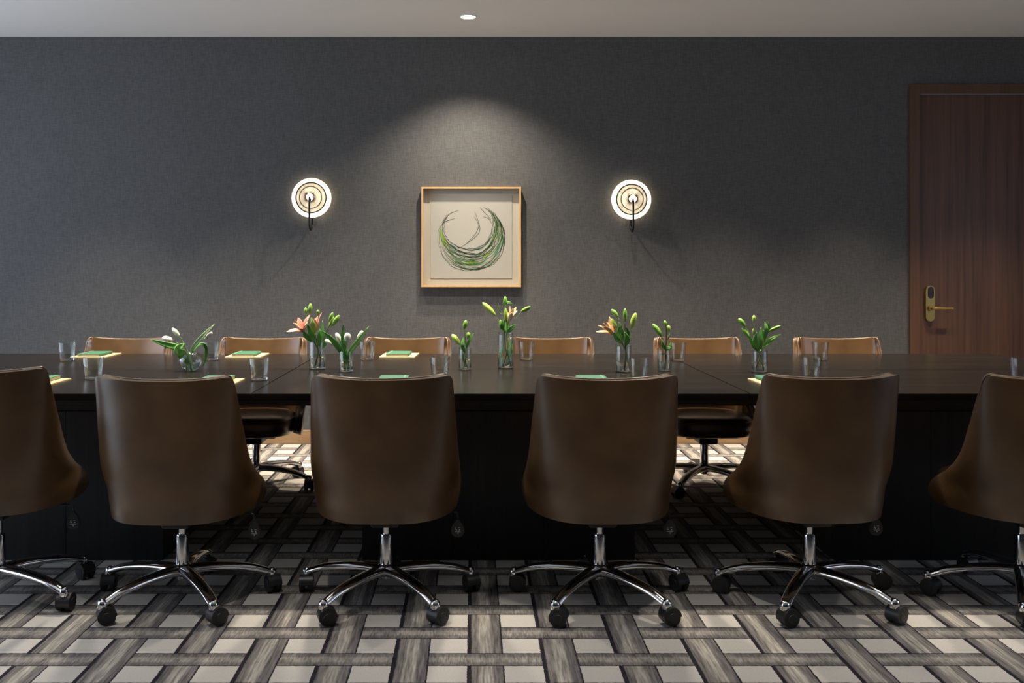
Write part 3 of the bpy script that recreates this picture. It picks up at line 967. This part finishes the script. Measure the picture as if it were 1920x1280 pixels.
# ------------------------------------------------------------------ table items
def on_table(px, py):
    """point of the table top seen at a pixel of the photograph"""
    Y = (CAM_H - ZT) * F_PX / (py - VPY)
    return ((px - VPX) * Y / F_PX, Y)
def at_depth(px, py, Y):
    return Vector(((px - VPX) * Y / F_PX, Y, CAM_H - (py - VPY) * Y / F_PX))

# tumblers
def make_tumbler(label, x, y):
    t = thing('water_tumbler', label, 'glass', (x, y, ZT), 0, 'clear water tumblers on the table')
    bm = bmesh.new()
    lathe(bm, [(0.0384, 0.0135), (0.0475, 0.1020), (0.0470, 0.1032), (0.0458, 0.1020), (0.0368, 0.0150), (0.0368, 0.0137)], 40, close=True)
    mesh_obj('glass_wall', bm, M['thin'], t, sharp=50)
    bm = bmesh.new()
    lathe(bm, [(0, 0.001), (0.034, 0.001), (0.0365, 0.003), (0.0375, 0.008), (0.0383, 0.0132), (0.036, 0.0132), (0.030, 0.0122), (0, 0.0118)], 40)
    mesh_obj('glass_base', bm, M['glass'], t, sharp=50)
    return t
tum = [(126, 677, 'clear empty tumbler seen against the grey wall, leftmost of all'),
       (396, 676, 'clear empty tumbler standing right behind the round fishbowl vase'),
       (688, 675, 'clear empty tumbler on the far side, right of the white tulip vase'),
       (987, 675, 'clear empty tumbler on the far side, just right of the tallest vase'),
       (1271, 677, 'clear empty tumbler on the far side, behind the vase next to the peach lily'),
       (1538, 676, 'clear empty tumbler in front of the far chair at the right end'),
       (175, 712, 'clear empty tumbler on the near side, left of the fishbowl vase'),
       (486, 714, 'clear empty tumbler on the near side, left of the pink lily vase'),
       (825, 711, 'clear empty tumbler on the near side, left of the small three-bud vase'),
       (1198, 714, 'clear empty tumbler on the near side, close in front of the peach lily vase'),
       (1521, 712, 'clear empty tumbler on the near side, right of the rightmost vase'),
       (1914, 714, 'clear empty tumbler cut off by the right edge of the photo')]
first = None
for px, py, lab in tum:
    x, y = on_table(px, py); x *= (y + 0.03) / y
    if first is None: first = make_tumbler(lab, x, y + 0.03)
    else:
        dup(first, (x, y + 0.03, ZT), random.uniform(0, 6), lab)

# pads and notebooks
def make_pad(label, x, y, rz):
    bm = bmesh.new(); box(bm, -0.102, 0.102, -0.128, 0.128, 0, 0.007, 0.0006, 1)
    o = mesh_obj('kraft_writing_pad', bm, M['pad'], smooth=False)
    o.location = (x, y, ZT); o.rotation_euler = (0, 0, rz)
    return tag(o, label, 'writing pad', 'tan writing pads on the table')
def make_book(label, x, y, rz):
    t = thing('green_notebook', label, 'notebook', (x, y, ZT + 0.007), rz, 'green notebooks on the tan pads')
    bm = bmesh.new()
    # cover: two boards and a rounded spine on the right (as seen with the elastic at the left)
    prof = [(-0.066, 0.0), (0.062, 0.0), (0.067, 0.003), (0.0685, 0.0075), (0.067, 0.012), (0.062, 0.015), (-0.066, 0.015),
            (-0.066, 0.0133), (0.0615, 0.0133), (0.0653, 0.0110), (0.0665, 0.0075), (0.0653, 0.0040), (0.0615, 0.0017), (-0.066, 0.0017)]
    lo = [bm.verts.new((px, -0.102, pz)) for px, pz in prof]; hi = [bm.verts.new((px, 0.102, pz)) for px, pz in prof]
    n = len(prof)
    bm.faces.new(lo[::-1]); bm.faces.new(hi)
    for i in range(n): bm.faces.new((lo[i], lo[(i + 1) % n], hi[(i + 1) % n], hi[i]))
    mesh_obj('cover', bm, M['green_cover'], t, smooth=False)
    bm = bmesh.new(); box(bm, -0.063, 0.0645, -0.0995, 0.0995, 0.0019, 0.0131, 0.0008, 1)
    mesh_obj('page_block', bm, M['pages'], t, smooth=False)
    bm = bmesh.new()
    for z0, z1, y0, y1 in ((0.0152, 0.0160, -0.1032, 0.1032), (-0.0003, 0.0155, -0.1034, -0.1022), (-0.0003, 0.0155, 0.1022, 0.1034)):
        box(bm, -0.0525, -0.0465, y0, y1, max(z0, 0.0002), z1)
    mesh_obj('elastic_band', bm, M['band'], t, smooth=False)
    return t
pads = [(-2.215, 5.716, 0, 'far side, in front of the leftmost far chair'),
        (-1.325, 5.716, 0, 'far side, left of the pink lily vase'),
        (-0.430, 5.724, -3, 'far side, right of the tulip vase'),
        (-1.970, 4.392, 180, 'near side, left of every near tumbler'),
        (-1.161, 4.389, 180, 'near side, just below the fishbowl vase'),
        (-0.355, 4.394, 182, 'near side, below the three-bud vase'),
        (0.548, 4.392, 180, 'near side, left of the peach lily vase'),
        (1.383, 4.392, 180, 'near side, below the rightmost vase')]
fp = fb = None
for i, (x, y, a, where) in enumerate(pads):
    lp = 'tan writing pad under a notebook ' + where
    lb = 'green elastic-banded notebook ' + where
    rz = math.radians(a)
    by = y + (-0.012 if a < 90 else 0.014); bx = x + (-0.004 if a < 90 else -0.004)
    if fp is None:
        fp = make_pad(lp, x, y, rz); fb = make_book(lb, bx, by, rz)
    else:
        o = fp.copy(); COL.objects.link(o); o.location = (x, y, ZT); o.rotation_euler = (0, 0, rz); o['label'] = lp
        dup(fb, (bx, by, ZT + 0.007), rz + math.radians(random.uniform(-1.5, 1.5)), lb)

# ------------------------------------------------------------------ vases
def make_vase(px, py, r, h, label, water=0.55, bowl=False):
    x, y = on_table(px, py); x *= (y + (0.03 if bowl else r)) / y; y += (0.03 if bowl else r)
    t = thing('glass_vase', label, 'vase', (x, y, ZT), 0, 'glass vases along the table')
    bm = bmesh.new()
    wl = 0.0028
    if bowl:
        n = 14; out = []; inn = []
        cz = 0.052; R = r
        for i in range(n + 1):
            a = math.radians(-64 + (60 + 64) * i / n)
            out.append((R * math.cos(a), cz + R * math.sin(a) * 0.98))
        for i in range(n + 1):
            a = math.radians(60 - (60 + 66) * i / n)
            inn.append(((R - wl) * math.cos(a), cz + (R - wl) * math.sin(a) * 0.98))
        prof = [(0, 0.001)] + out + inn + [(0, inn[-1][1])]
    else:
        bs = bmesh.new(); lathe(bs, [(0, 0.001), (r - 0.006, 0.0005), (r - 0.002, 0.002), (r, 0.006), (r, 0.0085), (0, 0.0085)], 40)
        mesh_obj('glass_base', bs, M['glass'], t, sharp=50)
        prof = [(r, 0.009), (r, h - 0.010), (r - 0.0008, h - 0.006), (r + 0.0012, h - 0.001), (r, h),
                (r - wl + 0.0006, h - 0.001), (r - wl - 0.0008, h - 0.006), (r - wl, h - 0.010), (r - wl, 0.009)]
    lathe(bm, prof, 44, close=not bowl)
    mesh_obj('vessel', bm, M['vaseglass'], t, sharp=60)
    bm = bmesh.new()
    if bowl:
        prof = []
        for i in range(9):
            a = math.radians(-62 + (62 - 5) * i / 8)
            prof.append(((R - wl - 0.0008) * math.cos(a), cz + (R - wl - 0.0008) * math.sin(a) * 0.98))
        prof = [(0, prof[0][1])] + prof + [(0, prof[-1][1])]
    else:
        rr = r - wl - 0.0007
        prof = [(0, 0.0098), (rr - 0.004, 0.0098), (rr, 0.0138), (rr, h * water), (rr - 0.001, h * water - 0.0006), (0, h * water - 0.0006)]
    lathe(bm, prof, 40)
    mesh_obj('water', bm, M['water'], t, sharp=50)
    return x, y

# ---- plant pieces
def bud_mesh(bm, a, b, r, lobes=3, blunt=0.0):
    a = Vector(a); b = Vector(b); ax = (b - a); L_ = ax.length; ax.normalize()
    q = Vector((0, 0, 1)).rotation_difference(ax).to_matrix()
    prof = [(0, 0.0), (0.32, 0.03), (0.62, 0.14), (0.90, 0.32), (1.0, 0.52), (0.92, 0.70), (0.68 + blunt * .15, 0.86), (0.36 + blunt * .2, 0.96), (0.14 + blunt * .2, 0.995), (0, 1.0)]
    n = 12; rings = []
    for pr, pz in prof:
        if pr == 0: rings.append([bm.verts.new(a + q @ Vector((0, 0, pz * L_)))]); continue
        ring = []
        for i in range(n):
            th = 2 * PI * i / n
            rr = r * pr * (1 + 0.10 * math.cos(lobes * th))
            ring.append(bm.verts.new(a + q @ Vector((rr * math.cos(th), rr * math.sin(th), pz * L_))))
        rings.append(ring)
    for A, B_ in zip(rings[:-1], rings[1:]):
        for i in range(n):
            j = (i + 1) % n
            if len(A) == 1: bm.faces.new((A[0], B_[i], B_[j]))
            elif len(B_) == 1: bm.faces.new((A[i], A[j], B_[0]))
            else: bm.faces.new((A[i], A[j], B_[j], B_[i]))

def leaf_mesh(bm, pts, wmax, nrm=Vector((0, -1, 0.25)), peak=0.45, fold=0.25, base=0.15):
    P = spline(pts, 14); n = len(P)
    rows = []
    for i in range(n):
        tg = (P[min(i + 1, n - 1)] - P[max(i - 1, 0)]).normalized()
        s = tg.cross(nrm)
        if s.length < 1e-4: s = tg.cross(Vector((1, 0, 0)))
        s.normalize()
        up = s.cross(tg).normalized()
        k = i / (n - 1)
        if k < peak: wd = base + (1 - base) * math.sin(PI / 2 * k / peak)
        else: wd = math.cos(PI / 2 * (k - peak) / (1 - peak)) ** 0.85
        wd = max(wd, 0.02) * wmax
        th = 0.0005
        top = [P[i] - s * wd + up * fold * wd, P[i] - s * wd * 0.5 + up * fold * 0.35 * wd, P[i], P[i] + s * wd * 0.5 + up * fold * 0.35 * wd, P[i] + s * wd + up * fold * wd]
        rows.append(([bm.verts.new(p + up * th) for p in top], [bm.verts.new(p - up * th) for p in top]))
    for (A, a), (B_, b) in zip(rows[:-1], rows[1:]):
        for i in range(4):
            bm.faces.new((A[i], A[i + 1], B_[i + 1], B_[i])); bm.faces.new((a[i + 1], a[i], b[i], b[i + 1]))
        bm.faces.new((A[0], B_[0], b[0], a[0])); bm.faces.new((A[4], a[4], b[4], B_[4]))
    for (A, a) in (rows[0], rows[-1]):
        for i in range(4):
            bm.faces.new((A[i], A[i + 1], a[i + 1], a[i]))

class Plant:
    """one cut flower: a stem with its buds, leaves and blooms, drawn at the depth of its vase"""
    def __init__(self, name, label, cat, group, Y, foot_px, foot_py, dy=0.0):
        self.Y = Y; self.dy = dy
        p = at_depth(foot_px, foot_py, Y + dy)
        self.t = thing(name, label, cat, p, 0, group)
        self.o = p
    def w(self, q):
        """pixel (px, py[, extra depth]) to local"""
        d = q[2] if len(q) > 2 else 0.0
        return at_depth(q[0], q[1], self.Y + self.dy + d) - self.o
    def stem(self, pts, r=0.0022, mat='stem', parent=None):
        bm = bmesh.new()
        tube(bm, spline([self.w(p) for p in pts], 14), r, 7)
        return mesh_obj('stem', bm, M[mat], parent or self.t)
    def bud(self, a, b, rpx, mat='bud', stalk=None, name='bud', blunt=0.0):
        bm = bmesh.new()
        A = self.w(a); B_ = self.w(b)
        bud_mesh(bm, A, B_, rpx * self.Y / F_PX, blunt=blunt)
        if stalk is not None:
            n0 = len(bm.faces)
            tube(bm, spline([self.w(p) for p in stalk] + [A + (B_ - A) * 0.06], 8), 0.0014, 6)
        return mesh_obj(name, bm, M[mat], self.t)
    def leaf(self, pts, wpx, mat='leaf', nrm=None, peak=0.45, fold=0.25, name='leaf'):
        bm = bmesh.new()
        leaf_mesh(bm, [self.w(p) for p in pts], wpx * self.Y / F_PX, nrm or Vector((0, -1, 0.25)), peak, fold)
        return mesh_obj(name, bm, M[mat], self.t)
    def bloom(self, base, tips, wpx, mat, inner='yellowpetal', axis_px=None):
        """lily: petals from the throat to the tips; stamens along the axis"""
        bA = self.w(base)
        bm = bmesh.new(); sphere(bm, bA, 0.006, 10, 8)
        f = mesh_obj('bloom', bm, M['limebud'], self.t)
        for tp in tips:
            tip = self.w(tp)
            ax = (tip - bA)
            cen = sum((self.w(q) for q in tips), Vector()) / len(tips) - bA
            mid = bA + ax * 0.5 + (cen.normalized() * ax.length - ax) * 0.10
            nr = (cen.normalized() * ax.length * 1.2 - ax)
            if nr.length < 0.004: nr = Vector((0, -1, 0.3))
            bm = bmesh.new()
            leaf_mesh(bm, [bA, mid, tip], wpx * self.Y / F_PX, nr.normalized() + Vector((0, -0.35, 0.1)), 0.55, 0.3, 0.25)
            mesh_obj('petal', bm, M[mat], f)
        if axis_px:
            bm = bmesh.new(); 
            for k, tp in enumerate(axis_px):
                e = self.w(tp)
                tube(bm, spline([bA, bA.lerp(e, 0.5) + Vector((0, -0.004, 0.003)), e], 8), 0.0008, 5)
                sphere(bm, e, 0.0028, 8, 6, (1.6, 0.8, 0.8))
            mesh_obj('stamen', bm, M['stamen'], f)
        return f

LG = 'lily stems in the vases'; TG = 'white tulips in the vases'; LF = 'leaves in the vases'
# V0 fishbowl with tulips
x0, y0 = make_vase(357, 697, 0.0575, 0.11, 'small round fishbowl vase of white tulips, left part of the table', bowl=True)
Y = y0
p = Plant('tulip', 'blush white tulip leaning far left out of the fishbowl vase with a broad leaf', 'tulip', TG, Y, 352, 690)
p.stem([(352, 690), (350, 668), (340, 650), (323, 637)], 0.0026, 'stem')
p.bud((325, 638), (304, 633), 5.0, 'pinktulip', name='flower_head', blunt=0.5)
p.leaf([(350, 672, -.01), (338, 654, -.03), (312, 646, -.04), (281, 636, -.045)], 6.0, 'leaf', peak=0.5)
p = Plant('tulip', 'upright white tulip bud left of centre in the fishbowl vase', 'tulip', TG, Y, 358, 690, 0.008)
p.stem([(358, 690), (354, 664), (347, 648), (336, 629)], 0.0026)
p.bud((337, 631), (322.5, 615), 4.2, 'greentulip', name='flower_head', blunt=0.2)
p.leaf([(354, 682, -.02), (345, 668, -.035), (335, 655, -.045), (345, 643, -.04)], 9.0, 'lightleaf', peak=0.55, fold=0.4)
p = Plant('tulip', 'white tulip bud leaning right from the fishbowl vase beside a long pale leaf', 'tulip', TG, Y, 362, 690, 0.004)
p.stem([(362, 690), (358, 668), (368, 646), (387, 632)], 0.0024, 'paleleaf')
p.bud((386, 633), (398, 622.5), 3.7, 'tulip', name='flower_head', blunt=0.3)
p.leaf([(355, 668), (363, 650, -.01), (379.5, 631, -.015), (402.5, 607)], 4.2, 'paleleaf', peak=0.6)
p.leaf([(360, 662), (374, 645, .02), (386, 650, .04), (386, 672, .05), (379, 688, .05)], 3.2, 'leaf', peak=0.6, name='drooping_leaf')

# V1 tall vase with pink lilies
x1, y1 = make_vase(595, 693, 0.0415, 0.145, 'tall clear cylinder vase with open pink lilies', 0.45)
Y = y1
p = Plant('lily_stem', 'open pink lily leaning left in the tall vase beside the tulips', 'lily', LG, Y, 600, 684)
p.stem([(600, 684), (598, 660), (589, 642), (580, 630), (571, 622)], 0.0024, 'darkstem')
p.bloom((570, 623), [(537, 622, -.02), (550, 605, -.03), (559, 595, .02), (581, 590, .02), (577, 604, -.045), (556, 616, -.05)], 5.6, 'pinkpetal', axis_px=[(553, 600, -.03), (551, 606, -.04), (556, 603, -.02)])
p.bud((573, 590), (573, 576), 3.6, 'bud', [(585, 640), (577, 610)])
p.leaf([(584, 640), (574, 630, -.01), (569, 619, -.02)], 4.5, 'leaf')
p.leaf([(592, 645), (583, 625, -.01), (576, 606, -.015)], 5.0, 'leaf')
p = Plant('lily_stem', 'half open pink and yellow lily at the centre of the tall vase', 'lily', LG, Y, 592, 684, 0.006)
p.stem([(592, 684), (596, 660), (594, 640), (590, 625)], 0.0026, 'darkstem')
p.bloom((590, 626), [(584, 595, -.02), (603, 586, -.01), (596, 592, .02), (590, 597, -.03)], 5.2, 'pinkpetal')
p.leaf([(590, 626, -.012), (587, 610, -.035), (584, 595, -.035)], 4.5, 'limebud', name='outer_petal')
p.bud((580.6, 588), (582, 568.5), 3.9, 'bud', [(592, 640), (584, 612)])
p.bud((596, 590), (596, 580.5), 3.1, 'bud', [(594, 640), (597, 612)])
p.leaf([(594, 650), (603, 634, -.01), (605, 600, .01)], 4.0, 'leaf')
p = Plant('lily_stem', 'budding lily stem on the right side of the tall pink lily vase', 'lily', LG, Y, 598, 686, -0.01)
p.stem([(598, 686), (600, 664), (606, 642), (613, 620), (619, 606)], 0.0024, 'darkstem')
p.bud((617, 602), (624, 585.5), 3.6, 'bud', [(611, 626), (615, 612)])
p.bud((622, 611), (636, 590.5), 4.6, 'bud', [(612, 624)])
p.bud((616, 613), (626, 593), 2.8, 'limebud', [(612, 624)])
p.leaf([(602, 656), (612, 640, -.01), (622, 628, -.02)], 4.0, 'leaf')
p.leaf([(600, 650), (598, 632, -.02), (600, 616, -.02)], 3.6, 'leaf')

# V2 short vase of tulips
x2, y2 = make_vase(649, 698, 0.0345, 0.11, 'short clear cylinder vase of white tulips', 0.5)
Y = y2
p = Plant('tulip', 'white tulip drooping left over the rim of the short tulip vase', 'tulip', TG, Y, 652, 690)
p.stem([(652, 690), (646, 668), (638, 654), (624, 645)], 0.0026)
p.bud((626, 646), (609, 637.5), 4.6, 'greentulip', name='flower_head', blunt=0.4)
p.leaf([(648, 676), (637, 655, -.01), (620, 634, -.02), (598, 618, -.02)], 5.0, 'leaf')
p = Plant('tulip', 'upright white tulip on the left in the short tulip vase', 'tulip', TG, Y, 648, 690, 0.01)
p.stem([(648, 690), (645, 665), (638, 641)], 0.0026)
p.bud((638.5, 642), (630, 624), 4.6, 'tulip', name='flower_head', blunt=0.35)
p = Plant('tulip', 'round white tulip at the centre of the short tulip vase with upright leaf', 'tulip', TG, Y, 654, 690, -0.004)
p.stem([(654, 690), (651, 665), (650, 638)], 0.0026)
p.bud((649.5, 640), (652, 624), 6.3, 'tulip', name='flower_head', blunt=0.9)
p.leaf([(648, 680), (645, 650, .004), (643, 625, .006), (644, 606)], 4.4, 'leaf')
p.leaf([(650, 676), (646, 652, -.02), (644, 636, -.02)], 3.0, 'leaf')
p = Plant('tulip', 'white tulip leaning right from the short tulip vase along its leaf', 'tulip', TG, Y, 646, 690, 0.004)
p.stem([(646, 690), (652, 668), (661, 650), (671, 636)], 0.0026)
p.bud((670, 637), (680, 620), 4.8, 'tulip', name='flower_head', blunt=0.5)
p.leaf([(650, 680), (656, 660, -.012), (671, 640, -.018), (692, 611, -.015)], 4.8, 'lightleaf', peak=0.5)

# V3 small vase with three buds
x3, y3 = make_vase(872, 694, 0.0325, 0.112, 'small clear vase of three lily buds, under the picture', 0.5)
Y = y3
p = Plant('lily_stem', 'lily stem with three green buds in the small vase under the picture', 'lily', LG, Y, 870, 688)
p.stem([(870, 688), (874, 665), (873, 645), (871, 618)], 0.0024)
p.bud((862, 646), (847, 626.5), 5.2, 'limebud', [(872, 660), (867, 652)])
p.bud((869.5, 617), (874, 600), 4.3, 'bud', [(871, 626)])
p.bud((877, 635), (878.3, 622.5), 4.0, 'limebud', [(873, 650), (875, 642)])
p.leaf([(873, 656), (879, 640, -.01), (888, 624.5)], 2.8, 'leaf')
p.leaf([(872, 662), (867, 648, -.015), (869, 632)], 3.4, 'leaf')
p.leaf([(871, 680, -.01), (866, 664, -.015), (864, 650, -.01)], 2.8, 'paleleaf')
p.stem([(876, 688), (869, 668), (866, 655)], 0.0020)

# V4 tallest vase
x4, y4 = make_vase(948, 691, 0.0415, 0.182, 'tallest clear cylinder vase, with cream lily and green buds below the picture', 0.5)
Y = y4
p = Plant('lily_stem', 'lily stem with a cream opening flower in the tallest vase', 'lily', LG, Y, 944, 684)
p.stem([(944, 684), (952, 650), (950, 625), (952, 606)], 0.0026)
p.bloom((952.5, 606), [(956, 573, -.01), (963, 577, -.03), (968, 575, .01), (970, 582, -.01), (951, 584, .015), (960, 586, -.04)], 4.2, 'creampetal')
p.bud((976, 584.5), (995, 574.5), 4.0, 'bud', [(952, 618), (968, 597)])
p.bud((948.8, 604), (948, 577), 3.6, 'limebud', [(950, 622)])
p.leaf([(951, 624), (958, 616, -.02), (967, 608, -.02)], 4.2, 'leaf')
p.leaf([(952, 672, -.01), (958, 655, -.015), (955, 630, -.01)], 4.0, 'lightleaf')
p = Plant('lily_stem', 'lily stem of long green buds on the left in the tallest vase', 'lily', LG, Y, 955, 684, 0.008)
p.stem([(955, 684), (948, 650), (945, 625), (946, 590), (946.7, 576)], 0.0026)
p.bud((929.5, 591.5), (904.5, 567), 5.0, 'limebud', [(945, 622), (937, 604)])
p.bud((946.7, 575), (947, 555), 4.0, 'bud')
p.bud((939, 617), (938.5, 599), 3.6, 'bud', [(945, 628)])
p.leaf([(946, 590), (937, 584), (933.5, 567.5)], 2.2, 'paleleaf')
p.leaf([(947, 572), (953, 567, -.01), (961, 569.5)], 2.4, 'lightleaf')
p.leaf([(946, 620), (941, 612, -.02), (944, 598, -.02)], 3.4, 'leaf')
p.leaf([(946, 625), (951, 606, .02), (948, 585, .02)], 4.0, 'leaf')
p.leaf([(940, 682), (939, 664, -.02), (943, 648, -.02)], 3.6, 'lightleaf')

# V5 peach lily vase
x5, y5 = make_vase(1169, 698, 0.0405, 0.135, 'clear cylinder vase with an open peach lily, right of the picture', 0.40)
Y = y5
p = Plant('lily_stem', 'open peach lily facing left in the vase right of the picture', 'lily', LG, Y, 1177, 690)
p.stem([(1177, 690), (1174, 660), (1164, 640), (1153, 628)], 0.0026, 'darkstem')
p.bloom((1153, 628.5), [(1117.5, 622, -.02), (1121.5, 610, -.03), (1137, 603, -.05), (1143, 593.5, .01), (1148, 604, .02), (1130, 612, -.055)], 5.0, 'peachpetal', axis_px=[(1132, 606, -.03), (1129, 612, -.04)])
p.bud((1156, 616), (1146, 597.5), 4.8, 'limebud', [(1165, 640), (1160, 626)])
p.bud((1159, 595), (1146.5, 580), 4.3, 'bud', [(1168, 640), (1166, 612)])
p.leaf([(1166, 644), (1156, 634, -.015), (1150, 622, -.02)], 4.5, 'leaf')
p.leaf([(1168, 646), (1160, 628, .01), (1164, 605, .015)], 4.5, 'leaf')
p = Plant('lily_stem', 'lily stem with two tall green buds on the right in the peach lily vase', 'lily', LG, Y, 1170, 690, 0.008)
p.stem([(1170, 690), (1173, 660), (1172, 630), (1171.7, 603)], 0.0026, 'darkstem')
p.bud((1171.7, 603), (1171.7, 578.5), 3.9, 'bud')
p.bud((1182.5, 616), (1192, 586), 5.6, 'limebud', [(1176, 648), (1182, 632)])
p.leaf([(1172, 650), (1176, 636, -.02), (1171, 622, -.02)], 5.0, 'leaf')
p.leaf([(1173, 645), (1178, 628, .01), (1174, 612, .01)], 3.4, 'leaf')
p.leaf([(1170, 640), (1166, 620, -.01), (1160, 603)], 3.0, 'leaf')

# V6 small vase right of it
x6, y6 = make_vase(1245, 696, 0.0335, 0.112, 'small clear vase of lily buds between the peach lily vase and the rightmost vase', 0.75)
Y = y6
p = Plant('lily_stem', 'lily stem with one long leaning bud, in the vase next to the peach lily', 'lily', LG, Y, 1246, 690)
p.stem([(1246, 690), (1248, 660), (1249, 640), (1249, 612)], 0.0028, 'darkstem')
p.bud((1242, 632), (1223.5, 607), 4.8, 'bud', [(1248, 656), (1246, 642)])
p.bud((1248.5, 612), (1246, 600.5), 3.2, 'bud')
p.bud((1254, 623), (1253, 609), 3.9, 'limebud', [(1250, 645), (1253, 632)])
p.bud((1252, 636), (1255, 625), 2.2, 'paleleaf', [(1250, 645)])
p.leaf([(1248, 656), (1243, 648, -.015), (1240, 636, -.015)], 3.2, 'leaf')
p.leaf([(1249, 658), (1256, 650, -.015), (1258, 640, -.01)], 2.6, 'leaf')
p.leaf([(1247, 654), (1254, 652, -.02), (1261, 654, -.02)], 2.4, 'leaf')

# V7 rightmost vase
x7, y7 = make_vase(1424, 699, 0.0400, 0.113, 'clear vase of small green buds and leaves, rightmost of the vases', 0.45)
Y = y7
p = Plant('lily_stem', 'leafy stem with small pale green buds leaning left in the rightmost vase', 'lily', LG, Y, 1430, 692)
p.stem([(1430, 692), (1424, 664), (1418, 645), (1413.5, 606)], 0.0024)
p.bud((1397.5, 612), (1384.5, 596.5), 4.4, 'bud', [(1418, 650), (1405, 625)])
p.bud((1413.5, 604), (1413.5, 590.5), 3.5, 'limebud')
p.bud((1407, 634), (1390.5, 615), 4.2, 'bud', [(1418, 652)])
p.bud((1412, 626), (1412.5, 615.5), 2.4, 'limebud', [(1416, 645)])
p.leaf([(1422, 660), (1412, 646, -.01), (1404, 628, -.01)], 4.0, 'leaf')
p.leaf([(1424, 660), (1416, 640, -.02), (1419, 622, -.02)], 4.4, 'leaf')
p = Plant('lily_stem', 'leafy green stem spreading right in the rightmost vase', 'lily', LG, Y, 1418, 692, 0.008)
p.stem([(1418, 692), (1426, 664), (1432, 645), (1437, 622)], 0.0026, 'darkstem')
p.leaf([(1434, 636), (1437, 618, -.01), (1434, 603)], 3.6, 'leaf')
p.leaf([(1436, 630), (1441, 616), (1441, 603.5)], 2.8, 'leaf')
p.bud((1440, 621), (1464, 610.5), 3.4, 'bud', [(1434, 640)], name='bud')
p.leaf([(1432, 648), (1445, 636, -.015), (1464.5, 626)], 3.0, 'lightleaf')
p.leaf([(1430, 652), (1440, 644, .01), (1456, 633, .01)], 3.0, 'leaf')
p.leaf([(1426, 660), (1425, 640, -.015), (1427, 613)], 4.8, 'leaf')
p.leaf([(1428, 656), (1433, 640, .01), (1431, 618, .015)], 4.4, 'leaf')
